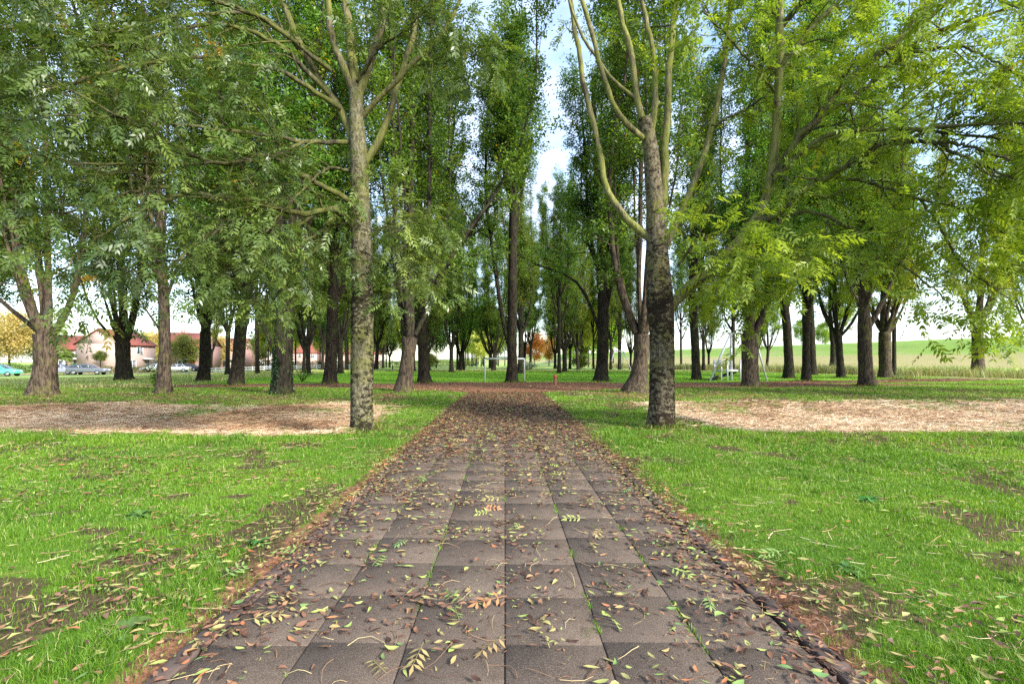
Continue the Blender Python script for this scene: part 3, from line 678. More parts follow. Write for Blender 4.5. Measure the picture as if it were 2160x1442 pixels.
# ------------------------------------------------------------------ template trees, copied
def template(seed, H=25, r=.30, fork=3.2, nl=5, lean=0, spread=.5, single=False, **k):
    rng = RNG(seed); b = np.zeros(3)
    tk = [b, (lean * .3, 0, fork * .35), (lean * .7, 0, fork * .7), (lean, 0, fork)]
    tr = [r * 1.15, r * .95, r * .92, r * 1.0]
    L = []
    if single:
        tk += [(lean * 1.2, 0, fork + 3), (lean * 1.3, 0, fork + 6)]; tr += [r * .8, r * .7]
        L.append(([tk[-1], (lean, .1, fork + 8)], r * .65, r * .5))
    for i in range(nl):
        a = i * 2.4 + rng.uniform(-.4, .4); s = spread * rng.uniform(.6, 1.3); z0 = fork - .15 + (rng.uniform(0, 5) if single else rng.uniform(-.3, .2))
        p0 = np.array([lean, 0, z0]); p1 = p0 + [math.cos(a) * s, math.sin(a) * s, .9]; p2 = p1 + [math.cos(a) * s * .9, math.sin(a) * s * .9, 2.0]
        L.append(([p0, p1, p2], r * rng.uniform(.4, .62), r * rng.uniform(.25, .36)))
    return make_tree('tree', b, tk, tr, L, rng, H=H, tsides=12, **k)
TM = [template(1, 25, .33, 3.0, 9, 0, .7), template(2, 26, .32, 4.5, 8, .25, .6), template(3, 24, .30, 2.6, 9, -.2, .8),
      template(4, 26, .28, 5.0, 8, .1, .6, single=True), template(5, 23, .30, 3.6, 8, .3, .8, leaf='leaf_bright'), template(6, 24, .28, 5, 8, 0, .6, single=True, leaf='leaf_bright')]
used = [False] * len(TM); trng = RNG(99)
def place(i, x, y, label, s=1.0, group=None, sz=None, cat='tree'):
    o = TM[i] if not used[i] else copy_tree(TM[i]); used[i] = True
    o.location = (x, y, float(gz(x, y))); o.rotation_euler = (0, 0, trng.uniform(0, 6.28)); o.scale = (s, s, sz or trng.uniform(.92, 1.08)); tag(o, label, cat, group); return o
def pl(i, px, py, label, s=1.0, **k):
    p = gpt(px, py); return place(i, p[0], p[1], label, s, **k)
PL = [
 (3, 543, 784, .8, 'thin dark tree between the leaning tree and the ivy tree'), (0, 650, 785, .8, 'twin stemmed dark tree seen right of the ivy'),
 (2, 640, 783, .7, 'small forked tree hard against the twin stemmed one'), (1, 480, 786, .75, 'thin dark tree half behind the leaning one'),
 (3, 731, 777, .9, 'dark trunk peeping out left of the blotched ash'), (1, 680, 777, .7, 'slim tree left of the straight dark tree near the fence'),
 (0, 808, 772, .8, 'slim tree in the gap right of the blotched ash'), (2, 822, 771, .7, 'second slim tree in the gap right of the blotched ash'),
 (3, 786, 776, .9, 'dark tree touching the right side of the blotched ash'), (1, 872, 779, .9, 'black trunk squeezed between the grey forked tree and its neighbour'),
 (0, 952, 781, .85, 'forked tree on the left of the far lawn, widest of three'), (3, 965, 777, .7, 'middle of three slim trees on the left of the far lawn'),
 (1, 978, 776, .75, 'rightmost of three slim trees, nearest the green bench'), (2, 1041, 778, 1.0, 'tree with a wide fork seen through the goal frames'),
 (3, 1102, 776, .8, 'ivy green trunk above the pale brushwood heap'), (1, 1119, 775, .8, 'slanting brown trunk above the pale brushwood heap'),
 (0, 1171, 773, .9, 'thick dark trunk behind the red topped post'), (3, 1180, 773, .7, 'thin trunk second in the row behind the red topped post'),
 (1, 1189, 773, .75, 'thin trunk third in the row behind the red topped post'), (4, 1202, 774, .9, 'brown trunk ending the row behind the red topped post'),
 (5, 1252, 774, .7, 'thin tree left of the swing frame, against the field'), (3, 1306, 775, .8, 'thin tree standing between the legs of the swing frame'),
 (1, 1288, 776, .7, 'thin tree left of the swing crossbar against the sky'), (2, 1330, 775, .7, 'thin tree right of the swing frame'),
 (3, 1437, 774, .9, 'dark tree right of the mottled ash against the straw field'), (1, 1484, 777, .8, 'thin tree left of the play frame leg'), (0, 1495, 775, .7, 'slimmer tree touching the top of the play frame leg'),
 (3, 1545, 779, 1.05, 'dark tree directly behind the tall play frame post'), (4, 1617, 778, .8, 'tree between the play frame leg and the peeling tree'),
 (0, 1595, 776, .8, 'dark tree hidden behind the brown tree by the platform'), (5, 1886, 788, .7, 'young tree touching the ivy flecked dark one'),
 (2, 905, 778, .8, 'dark trunk on the lawn edge left of the three slim trees'), (0, 600, 779, .8, 'tree behind the ivy tree at the fence'), (4, 445, 781, .75, 'dark tree on the verge by the fence end'),
 (5, 2170, 778, .8, 'bright leaved tree at the right frame edge by the dike'),
]
for i, px, py, s, lb in PL: pl(i, px, py + 4, lb, s * .97)
# further trees outside or at the border of the frame that complete the grove
for i, x, y, lb in [(4, 30, 18, 'bright leaved tree on the right verge with its crown cut by the frame'), (5, 33, 27, 'bright leaved tree behind the reeds at the right frame edge'),
                    (4, 24, 14, 'bright leaved crown hanging in from the upper right corner'), (0, -27, 18, 'dark leaved crown hanging in from the upper left corner'), (2, -33, 30, 'green crown filling the left edge above the van'),
                    (5, 22, 36, 'bright crown above the peeling bark tree'), (4, 30, 44, 'bright crown beyond the pale grey forked tree'), (4, 38, 33, 'bright crown rising over the reeds')]:
    place(i, x, y, lb)

# ------------------------------------------------------------------ background trees and shrubs
def blob_tree(name, seed, h, stem_h, rx, rz, n, size, leaf, bark='bark', stem_r=.12, limbs=7, asp=.6, tilt=1.0, col_t=None):
    rng = RNG(seed); root = empty(name); mb = MB()
    P = np.array([[0, 0, -.2], [0, 0, stem_h * .5], [.05 * rng.standard_normal(), 0, stem_h], [0, 0, h * .8]]); Pt, Rt = resample(P, [stem_r * 1.3, stem_r, stem_r * .85, stem_r * .2], 16)
    trunk_mesh(mb, Pt, Rt, 10, rng, .3, .25, .04)
    LP = []
    for i in range(limbs):
        a = i * 2.4; z0 = stem_h + (h - stem_h) * .5 * i / limbs
        e = np.array([math.cos(a) * rx * .8, math.sin(a) * rx * .8, z0 + (h - stem_h) * .35])
        LP.append(resample([[0, 0, z0], e * [.5, .5, 1] + [0, 0, -.2 * rz * 0], e], [1, 1, 1], 6)[0])
    LP = np.array(LP); tubes(mb, LP, np.tile(np.linspace(stem_r * .5, stem_r * .1, 6), (limbs, 1)), 5)
    mb.build('trunk', M[bark], root, smooth=True)
    # clumps inside an ellipsoid
    zc = stem_h * .85 + rz; nc = 46; u = nrm(rng.standard_normal((nc, 3))); rr = rng.random(nc)[:, None] ** .35 * .86
    K = u * rr * [rx, rx, rz] + [0, 0, zc]
    idx = rng.integers(0, nc, n); C = K[idx] + rng.standard_normal((n, 3)) * np.array([rx, rx, rz]) * .15
    lm = MB(); t = np.clip(.5 + .25 * (rng.random(nc)[idx] - .5) * 2 + .3 * (rng.random(n) - .5), 0, .92); leaf_cards(lm, C, size, rng, tilt, asp, t); lm.build('foliage', M[leaf], root)
    return root
FT = {'yellow': blob_tree('tree', 201, 9, 2.2, 3.4, 3.6, 9000, .30, 'leaf_yellow'), 'orange': blob_tree('tree', 202, 9, 2.0, 3.2, 3.6, 9000, .30, 'leaf_orange'),
      'olive': blob_tree('tree', 203, 9.5, 2.2, 3.8, 3.8, 10000, .30, 'leaf_olive'), 'green': blob_tree('tree', 204, 14, 3.2, 4.0, 5.6, 14000, .34, 'leaf'),
      'pale': blob_tree('tree', 205, 12, 3.0, 3.4, 4.6, 10000, .32, 'leaf_bright'), 'lolly': blob_tree('clipped_tree', 206, 4.4, 2.2, 1.35, .95, 5000, .13, 'leaf', stem_r=.07),
      'shrub': blob_tree('shrub', 207, 2.4, .2, 1.5, 1.1, 4500, .16, 'leaf_olive', stem_r=.05), 'silver': blob_tree('shrub', 208, 1.5, .05, 1.7, .7, 3500, .14, 'leaf_silver', stem_r=.04),
      'slim': blob_tree('tree', 209, 17, 5.5, 2.4, 5.6, 6000, .42, 'leaf_bright', stem_r=.16)}
fused = {k: False for k in FT}; frng = RNG(5)
def ft(kind, x, y, s, label, group=None, cat='tree'):
    o = FT[kind] if not fused[kind] else copy_tree(FT[kind]); fused[kind] = True
    o.location = (x, y, float(gz(x, y))); o.rotation_euler = (0, 0, frng.uniform(0, 6.28)); o.scale = (s * frng.uniform(.92, 1.1), s * frng.uniform(.92, 1.1), s); tag(o, label, cat, group); return o
def ftp(kind, px, d, s, label, **k): return ft(kind, (px - CX) / F * d, d, s, label, **k)
ftp('yellow', 20, 84, 1.25, 'golden tree behind the white van at the far left'); ftp('olive', 78, 92, .95, 'olive yellow tree behind the hedge at the far left')
ftp('yellow', 322, 98, .95, 'golden tree in front of the red roofed terrace'); ftp('yellow', 452, 118, 1.0, 'golden tree showing left of the leaning tree'); ftp('olive', 392, 104, .8, 'small olive tree before the terrace windows')
ftp('lolly', 141, 82, 1.0, 'round clipped tree beside the white walled house corner'); ftp('lolly', 212, 82, 1.0, 'round clipped tree against the pale gable wall')
ftp('yellow', 1015, 128, 1.15, 'yellow green autumn tree beyond the far goal frame'); ftp('orange', 1128, 125, 1.0, 'orange autumn tree beyond the brushwood heap'); ftp('orange', 1158, 150, 1.1, 'paler orange tree tucked behind the bright orange one')
ftp('green', 920, 110, 1.0, 'round green tree behind the three slim trees on the left'); ftp('olive', 700, 125, 1.1, 'olive tree beyond the fence behind the straight dark tree'); ftp('olive', 560, 120, 1.0, 'olive tree above the red roof beyond the fence')
ftp('yellow', 760, 135, 1.0, 'yellowing tree glimpsed right of the blotched ash'); ftp('green', 815, 118, .9, 'green tree closing the gap behind the slim pair'); ftp('shrub', 1222, 92, 1.3, 'low green bush at the lawn end right of the trunk row', cat='shrub')
ftp('shrub', 905, 95, 1.5, 'tall bush behind the dark straight trunk at the lawn edge', cat='shrub'); ftp('silver', 1108, 76, 1.0, 'pale silvery bush heap between the lawn and the orange tree', cat='shrub')
ftp('green', 1065, 160, 1.1, 'green tree in the very middle of the far field'); ftp('pale', 1210, 150, .9, 'pale green tree right of the orange tree')
ftp('pale', 1690, 150, .8, 'pale far tree standing in front of the dike right of the platform'); ftp('pale', 1735, 165, .8, 'pale far tree on the dike line beside the v shaped tree')
ftp('pale', 1300, 190, .5, 'tiny far tree on the field left of the pale leaning trunk')
# the far planted wood: rows of slender trunks
n = 0; rr_ = RNG(41)
for row, d in enumerate((135, 155, 180, 205)):
    for px in list(np.arange(975, 1050, 15 - row)) + list(np.arange(1225, 1292, 12 - row)):
        q = px + rr_.uniform(-8, 8); dd = d + rr_.uniform(-6, 6)
        ftp('slim', q, dd, rr_.uniform(.85, 1.15) * (.8 if 1100 < px < 1230 else 1.1), 'slender tree of the distant planted rows beyond the lawn', group='distant rows of slender trees'); n += 1
for px in np.arange(560, 905, 58):
    for d in (104, 140): ftp('slim', px + rr_.uniform(-9, 9), d + rr_.uniform(-7, 7), rr_.uniform(.85, 1.15), 'slender tree in the backdrop between the fence and the lawn', group='slender backdrop trees left')

# ------------------------------------------------------------------ street, hedges, fence, houses, cars
asph = plain('asphalt', (.16, .14, .135), .9, 0, .25, 3)
brick_road = plain('brick_paving', (.30, .15, .10), .9, 0, .3, 4)
def strip(name, pts, w, dz, mat, step=2.0):
    mb = MB(); pts = np.array(pts, float); s = np.r_[0, np.cumsum(np.linalg.norm(np.diff(pts, axis=0), axis=1))]
    t = np.arange(0, s[-1], step); c = np.stack([np.interp(t, s, pts[:, k]) for k in (0, 1)], 1); d = nrm(np.gradient(c, axis=0)); nn = np.stack([-d[:, 1], d[:, 0]], 1)
    m = 5; V = np.stack([c + nn * w * (j / (m - 1) - .5) for j in range(m)], 1); z = gz(V[..., 0], V[..., 1]) + dz
    i = np.arange(m - 1)[None]; b = (np.arange(len(c) - 1) * m)[:, None]
    mb.add(np.concatenate([V, z[..., None]], -1), np.stack([b + i + 1, b + i, b + m + i, b + m + i + 1], -1).reshape(-1, 4))
    o = mb.build(name, mat, smooth=True); tag(o, kind='structure'); return o
strip('road', [(-120, 57), (-70, 66), (-55, 80), (-48, 110), (-44, 160)], 6, .05, asph)
strip('pavement', [(-120, 65), (-76, 74), (-64, 84), (-57, 110), (-53, 160)], 3, .06, brick_road)
M['brick'] = None
def brick(name, a, b):
    m = NT(name); v = m.coord(); br = m.n('TexBrick'); br.inputs['Scale'].default_value = 4.5; br.inputs['Color1'].default_value = (*a, 1); br.inputs['Color2'].default_value = (*b, 1); br.inputs['Mortar'].default_value = (.42, .36, .33, 1)
    mp = m.n('Mapping'); mp.inputs['Rotation'].default_value = (rad(90), 0, 0); m.l(v, mp.inputs[0]); m.l(mp.outputs[0], br.inputs[0])
    f = m.noise(v, .8, 4); c = m.mix(m.ramp(f, [(.3, 0), (.7, .35)]), br.outputs['Color'], tuple(x * .8 for x in a)); return m.principled(c, .9, spec=.15)
M['brick'] = brick('pink_brick', (.30, .155, .135), (.36, .195, .17)); M['palewall'] = plain('pale_render', (.40, .29, .255), .9, 0, .05, 1)
def tiles():
    m = NT('red_roof_tiles'); w = m.n('TexWave'); w.bands_direction = 'Z'; w.inputs['Scale'].default_value = 3.2; w.inputs['Distortion'].default_value = .3; m.l(m.coord(), w.inputs[0])
    f = m.noise(m.coord(), 2.2, 5); c = m.ramp(f, [(.3, (.16, .05, .040)), (.7, (.25, .085, .065))]); return m.principled(m.mix(m.math('MULTIPLY', w.outputs['Fac'], .3), c, (.14, .04, .03)), .8, spec=.2)
M['tiles'] = tiles(); M['white'] = plain('white_paint', (.78, .78, .76), .5, 0, .04); M['glass'] = plain('window_glass', (.035, .045, .055), .08, 0, .1, 2, spec=.9)
M['door_red'] = plain('red_door', (.38, .04, .04), .4); M['door_blue'] = plain('blue_door', (.05, .08, .16), .4); M['door_dark'] = plain('dark_door', (.06, .06, .06), .4)

def house(label, x, y, w, depth, eave, ridge, wall='brick', rz=0, hip=0, door='door_dark', wins=2, group=None):
    """front faces +x (local), length along y; w = length along y"""
    o = empty('house', (x, y, float(gz(x, y))), rz); tag(o, label, 'house', group)
    b = MB(); b.box((-depth / 2, w / 2, eave / 2 - .3), (depth, w, eave + .6))
    if not hip: 
        for yy in (0.0, w - .2): b.prism([(0, eave), (-depth, eave), (-depth / 2, ridge - .1)], 'y', yy, yy + .2)
    b.build('wall', M[wall], o)
    r = MB(); e = .35; h1 = hip * (ridge - eave); t = .16
    V = [(e, -e, eave - .12), (e, w + e, eave - .12), (-depth - e, w + e, eave - .12), (-depth - e, -e, eave - .12), (-depth / 2, -e + (depth * .45 if hip else 0), ridge), (-depth / 2, w + e, ridge)]
    V2 = [(a, c, z - t) for a, c, z in V]
    if hip: r.add(V + V2, [[0, 1, 5, 4], [2, 3, 4, 5], [6, 10, 11, 7], [8, 11, 10, 9], [0, 6, 7, 1], [2, 8, 9, 3], [3, 9, 6, 0]], [[3, 0, 4], [1, 2, 5]])
    else: r.add(V + V2, [[0, 1, 5, 4], [2, 3, 4, 5], [6, 10, 11, 7], [8, 11, 10, 9], [0, 6, 7, 1], [2, 8, 9, 3], [3, 9, 10, 4], [4, 10, 6, 0], [1, 7, 11, 5], [5, 11, 8, 2]])
    rf = r.build('roof', M['tiles'], o)
    MB().box((-depth / 2 - .8, w * .7, ridge + .1), (.6, .6, 1.3)).build('chimney', M['brick'], rf)
    def window(y0, z0, ww, wh):
        f = MB(); tk = .09
        for c, d in (((.03, y0, z0 + wh / 2), (.1, ww, tk)), ((.03, y0, z0 - wh / 2), (.14, ww + .1, tk)), ((.03, y0 - ww / 2, z0), (.1, tk, wh - tk)), ((.03, y0 + ww / 2, z0), (.1, tk, wh - tk)), ((.03, y0, z0), (.08, tk * .7, wh - tk))): f.box(c, d)
        fo = f.build('window', M['white'], o); MB().box((.02, y0, z0), (.05, ww - tk, wh - tk)).build('pane', M['glass'], fo)
    for i in range(wins): window(w * (i + .5) / wins, eave - 1.15, 1.0 if wins > 1 else 1.6, 1.35)
    window(w * .28, 1.35, 1.9, 1.6)
    dd = MB().box((.03, w * .72, 1.05), (.08, .95, 2.1)).build('door', M[door], o); MB().box((.10, w * .72 + .36, 1.0), (.06, .05, .16)).build('handle', M['metal'], dd)
    MB().box((.45, w * .68, 2.42), (.9, 2.0, .16)).build('porch_canopy', M['white'], o)
    return o
for i, (lb, dr) in enumerate([('hip roofed pink brick terrace house at the left end of the row', 'door_blue'), ('middle pink brick terrace house behind the burled tree', 'door_dark'), ('pink brick terrace house with a red door at the right end of the row', 'door_red')]):
    house(lb, -79.6 + i * 4.85, 104 + i * .35, 4.85, 9, 5.3, 8.3, hip=1 if i == 0 else 0, door=dr, rz=rad(-86))
for i, (px, d, lb) in enumerate([(426, 122, 'brick house just right of the gap in the terrace'), (466, 123, 'brick house half hidden by the leaning tree'), (502, 132, 'brick house right of the leaning tree before the ivy tree'), (540, 134, 'last brick house of the row, left of the ivy tree')]):
    house(lb, (px - CX) / F * d, d, 4.7, 9, 5.0, 7.9, door='door_dark', rz=rad(-86))
house('pale rendered house with a big blank gable behind the parked cars', -65.6, 84.5, 9, 7.4, 5.0, 7.6, 'palewall', rz=rad(4), hip=0, wins=1)
house('pale house with a red roof behind the round clipped tree', -84.5, 91, 7, 7, 4.3, 6.9, 'palewall', rz=rad(-84), wins=2)
for px, d, lb in ((592, 165, 'far brick house with a red roof right of the ivy tree'), (655, 175, 'far house with a red roof behind the twin stems'), (735, 185, 'far red roofed house beside the blotched ash')):
    x = (px - CX) / F * d; house(lb, x, d, 12, 9, 5, 9, rz=rad(-75), wins=3)

def hedge(label, a, b, w, h, seed, leaf='leaf'):
    a, b = np.array(a, float), np.array(b, float); L = np.linalg.norm(b - a); rng = RNG(seed); root = empty('hedge', (*a, float(gz(*a)))); tag(root, label, 'hedge')
    n = int(L * h * 260); s = rng.random(n) * L; u = rng.uniform(-.5, .5, n) * w; z = rng.random(n) ** .8 * h * (1 + .12 * np.sin(s * 1.3)); d = (b - a) / L
    C = np.stack([d[0] * s - d[1] * u, d[1] * s + d[0] * u, z], 1); C[:, 2] += gz(C[:, 0] + a[0], C[:, 1] + a[1]) - gz(*a)
    lm = MB(); leaf_cards(lm, C, .17, rng, 1.2, .6, rng.random(n) * .8); lm.build('foliage', M[leaf], root)
    T = int(L * 3); p = np.zeros((T, 3, 3)); ss = (np.arange(T) + .5) / T * L; p[:, :, 0] = (d[0] * ss)[:, None]; p[:, :, 1] = (d[1] * ss)[:, None]; p[:, 1, 2] = h * .4; p[:, 2, 2] = h * .85
    p[:, :, 2] += (gz(p[:, 0, 0] + a[0], p[:, 0, 1] + a[1]) - gz(*a))[:, None]
    sm = MB(); tubes(sm, p + rng.standard_normal(p.shape) * .05, np.full((T, 3), .02), 4); sm.build('stems', M['bark'], root)
    return root
hedge('clipped hedge behind the green and the silver car', (-88, 77), (-67, 77), 1.2, 1.5, 61); hedge('low clipped hedge right of the dark grey estate car', (-65.5, 80), (-59, 84), 1.0, 1.1, 62)
hedge('low front garden hedge before the hip roofed terrace end', (-76, 101), (-72.5, 118), 1.0, 1.2, 63, 'leaf_olive'); hedge('straggly hedge behind the far end of the white fence', (-40, 120), (-8, 128), 1.8, 1.7, 64, 'leaf_olive')
hedge('dark green hedge behind the fence right of the ivy tree', (-62, 122), (-42, 120), 1.4, 1.8, 65)

fence = empty('fence', (0, 0, 0)); tag(fence, 'low white rail fence running along the verge behind the tree trunks', 'fence')
P0 = np.array([-49., 80.]); P1 = np.array([-30., 98.]); L = np.linalg.norm(P1 - P0); dv = (P1 - P0) / L; ang = math.atan2(dv[1], dv[0]); npst = 15
fence.location = (*P0, float(gz(*P0)))
for i in range(npst):
    q = dv * L * i / (npst - 1); z = float(gz(*(P0 + q)) - gz(*P0)); f = MB(); f.box((q[0], q[1], z + .35), (.10, .10, 1.1), ang); f.box((q[0], q[1], z + .93), (.14, .14, .05), ang); f.build('post', M['white'], fence)
for i in range(npst - 1):
    q = dv * L * (i + .5) / (npst - 1); z = float(gz(*(P0 + q)) - gz(*P0))
    for h in (.38, .74): MB().box((q[0] - .07 * dv[1], q[1] + .07 * dv[0], z + h), (L / (npst - 1) * .99, .035, .14), ang).build('rail', M['white'], fence)

M['tyre'] = plain('tyre', (.02, .02, .02), .8); M['rim'] = plain('rim', (.5, .5, .52), .3, .9); M['lamp_red'] = plain('tail_lamp', (.4, .02, .02), .2); M['lamp_white'] = plain('head_lamp', (.7, .7, .7), .1)
M['yplate'] = plain('number_plate', (.65, .45, .03), .5)
def car(label, x, y, rz, col, kind='hatch', cat='car'):
    """front towards +x"""
    L, W, Hh, prof, gh, wx = {
     'hatch': (3.9, 1.7, 1.5, [(-1.92,.35),(-1.95,.75),(-1.85,.98),(1.0,.98),(1.75,.82),(1.93,.6),(1.93,.35)], [(-1.88,.97),(-1.55,1.46),(.10,1.5),(.95,.97)], 1.22),
     'estate': (4.75, 1.8, 1.48, [(-2.32,.35),(-2.36,.8),(-2.28,1.0),(1.2,.98),(2.1,.82),(2.33,.6),(2.35,.35)], [(-2.25,.99),(-1.75,1.42),(.15,1.48),(1.15,.97)], 1.42),
     'sedan': (4.5, 1.78, 1.43, [(-2.2,.35),(-2.25,.8),(-2.15,.98),(1.1,.94),(2.0,.8),(2.23,.58),(2.23,.35)], [(-1.75,.96),(-1.05,1.38),(.10,1.43),(1.1,.94)], 1.35),
     'van': (4.4, 1.85, 1.9, [(-2.15,.35),(-2.2,.9),(-2.16,1.15),(1.2,1.12),(2.0,.95),(2.2,.65),(2.2,.35)], [(-2.15,1.12),(-2.05,1.86),(.6,1.9),(1.35,1.10)], 1.35)}[kind]
    o = empty('parked_car' if cat == 'car' else 'parked_van', (x, y, float(gz(x, y)) + .05), rz); tag(o, label, cat)
    paint = plain('paint_' + kind, col, .28, .25, .03, 3, spec=.6, coat=.8)
    def loft(prof, ws, nm, mat, par, zt=None):
        n = len(prof); m = MB(); secs = ws; V = []
        for yy, k, zz in secs:
            for a, z in prof:
                c = (min(p[0] for p in prof) + max(p[0] for p in prof)) / 2
                V.append((c + (a - c) * k, yy, zz + (z - zz) * 1))
        S = len(secs); Q = []
        for s in range(S - 1):
            for i in range(n): Q.append([s * n + i, s * n + (i + 1) % n, (s + 1) * n + (i + 1) % n, (s + 1) * n + i])
        m.add(V, Q); m.poly.append(list(range(n))[::-1]); m.poly.append([(S - 1) * n + i for i in range(n)])
        b = m.build(nm, mat, par, smooth=False); md = b.modifiers.new('bevel', 'BEVEL'); md.width = .05; md.segments = 3; md.limit_method = 'ANGLE'; md.angle_limit = rad(25)
        return b
    hw = W / 2
    body = loft(prof, [(-hw, .97, .3), (-hw * .93, 1, .3), (hw * .93, 1, .3), (hw, .97, .3)], 'body', paint, o)
    # cabin: tapers inwards to the roof
    g0, g1, g2, g3 = gh; tp = .80; V = []
    for s in (-1, 1): V += [(g0[0], s * hw * .95, g0[1]), (g1[0], s * hw * tp, g1[1]), (g2[0], s * hw * tp, g2[1]), (g3[0], s * hw * .95, g3[1])]
    cm = MB().add(V, [[0, 1, 2, 3], [7, 6, 5, 4], [0, 4, 5, 1], [1, 5, 6, 2], [2, 6, 7, 3]]); cb = cm.build('cabin', paint, o); md = cb.modifiers.new('bevel', 'BEVEL'); md.width = .05; md.segments = 3
    V = np.array(V).reshape(2, 4, 3)
    def quad(a, b, c, d, out, nm, ins=.12):
        P = np.array([a, b, c, d], float); ctr = P.mean(0); P = ctr + (P - ctr) * (1 - ins) + np.array(out) * .012; Q = P - np.array(out) * .03
        MB().add(np.vstack([P, Q]), [[0, 1, 2, 3], [4, 7, 6, 5], [0, 4, 5, 1], [1, 5, 6, 2], [2, 6, 7, 3], [3, 7, 4, 0]]).build(nm, M['glass'], cb)
    quad(V[0, 2], V[1, 2], V[1, 3], V[0, 3], (.5, 0, .8), 'windscreen'); quad(V[0, 0], V[1, 0], V[1, 1], V[0, 1], (-.8, 0, .5), 'rear_window', .16)
    for s in (0, 1):
        a, b, c, d = V[s]; on = (0, -1 if s == 0 else 1, .2); mid0 = a * .45 + d * .55; mid1 = b * .45 + c * .55
        quad(a * .93 + mid0 * .07, b, mid1, mid0, on, 'side_window', .14); quad(mid0, mid1, c, d * .9 + mid0 * .1, on, 'side_window', .14)
    for wx_ in (-wx, wx):
        for s in (-1, 1):
            w = MB(); w.tube([(wx_, s * (hw - .17), .31), (wx_, s * (hw - .12), .31), (wx_, s * (hw + .01), .31), (wx_, s * (hw + .02), .31)], [.24, .315, .315, .26], 24); wo_ = w.build('wheel', M['tyre'], o)
            MB().tube([(wx_, s * (hw + .015), .31), (wx_, s * (hw + .032), .31)], [.20, .17], 16).build('rim', M['rim'], wo_)
    for s in (-1, 1):
        MB().box((prof[0][0] + .03, s * hw * .76, .85), (.08, .32, .2)).build('tail_light', M['lamp_red'], o); MB().box((prof[-1][0] - .12, s * hw * .72, .66), (.22, .36, .14)).build('headlight', M['lamp_white'], o)
    MB().box((prof[0][0] - .02, 0, .62), (.03, .52, .12)).build('number_plate', M['yplate'], o)
    for s in (-1, 1): MB().box((g3[0] - .35, s * (hw + .06), 1.0), (.12, .16, .12)).build('side_mirror', paint, o)
    return o
def carp(label, px, d, rz, col, kind, **k): return car(label, (px - CX) / F * d, d, rad(rz), col, kind, **k)
carp('mint green and white hatchback cut by the left frame edge', 2, 63, 12, (.10, .62, .42), 'hatch')
carp('white van parked behind the mint green hatchback', -22, 72, 10, (.8, .8, .8), 'van', cat='van')
carp('silver grey hatchback partly behind the stout five limbed tree', 130, 71, 12, (.30, .31, .36), 'hatch')
carp('dark grey estate car parked in the open on the verge', 187, 70, 14, (.12, .13, .16), 'estate')
carp('white saloon nosing out left of the burled tree', 328, 88, 200, (.75, .76, .78), 'sedan')
carp('silver saloon right of the burled tree', 372, 90, 198, (.55, .58, .62), 'sedan')
carp('dark saloon behind the silver one near the fence', 395, 97, 196, (.05, .05, .07), 'sedan')
carp('pale car seen through the trunks left of the ivy tree', 577, 110, 190, (.5, .52, .56), 'hatch')

# ------------------------------------------------------------------ playground things on the lawn
def bar(mb, a, b, r=.045, s=10): mb.tube([a, b], r, s); return mb
def goal(label, px0, px1, py, h, depth, r):
    a = gpt(px0, py); b = gpt(px1, py); o = empty('goal_frame', tuple(a)); tag(o, label, 'goal frame')
    v = b - a; v[2] = 0; n = np.array([0, 1., 0])
    for q in (0 * v, v): MB().tube([q + [0, 0, -.1], q + [0, 0, h - .08], q + [0, 0, h]], [r, r, r], 12).build('post', M['metal'], o)
    MB().tube([[0, 0, h], v + [0, 0, h]], r * 1.02, 12).build('crossbar', M['metal'], o)
    for q in (0 * v, v):
        if depth: MB().tube([q + [0, 0, h * .98], q + n * depth + [0, 0, h * .98]], r * .7, 8).build('side_bar', M['metal'], o)
        if depth: MB().tube([q + n * depth + [0, 0, h * .98], q + n * depth + [0, 0, -.1]], r * .7, 8).build('rear_post', M['metal'], o)
    return o
goal('near galvanised goal frame around the single dark trunk', 1023, 1106, 805, 1.62, 0, .055)
goal('far galvanised goal frame at the end of the lawn', 1046, 1101, 781, 2.15, 0, .06)

b = gpt(1171, 810); bo = empty('bollard', tuple(b)); tag(bo, 'round topped wooden post with a red face beside the cross path', 'post')
bm = MB(); bm.tube([(0, 0, -.2), (0, 0, .0), (0, 0, .50), (0, 0, .57), (0, 0, .615), (0, 0, .635)], [.10, .10, .10, .088, .055, .01], 20)
bm.build('post', plain('weathered_post', (.22, .09, .065), .85, 0, .35, 12), bo, smooth=True)
MB().tube([(0, -.085, .47), (0, -.112, .47)], [.072, .068], 20).build('red_disc', plain('red_disc_paint', (.65, .03, .03), .4), bo)

b = gpt(1006, 775); be = empty('park_bench', (b[0], 100, float(gz(b[0], 100)))); tag(be, 'green slatted bench at the far end of the lawn', 'bench'); M['green'] = plain('green_paint', (.02, .16, .07), .5)
f = MB()
for i in range(4): f.box((0, -.18 + i * .12, .45), (1.7, .09, .04))
f.build('seat', M['green'], be); f = MB()
for i in range(3): f.box((0, .27 + i * .03, .60 + i * .14), (1.7, .03, .10))
f.build('backrest', M['green'], be)
for x in (-.7, .7):
    f = MB(); f.box((x, -.12, .2), (.06, .06, .44)); f.box((x, .24, .42), (.06, .05, .9)); f.box((x, .04, .41), (.05, .38, .04)); f.build('leg', M['metal'], be)

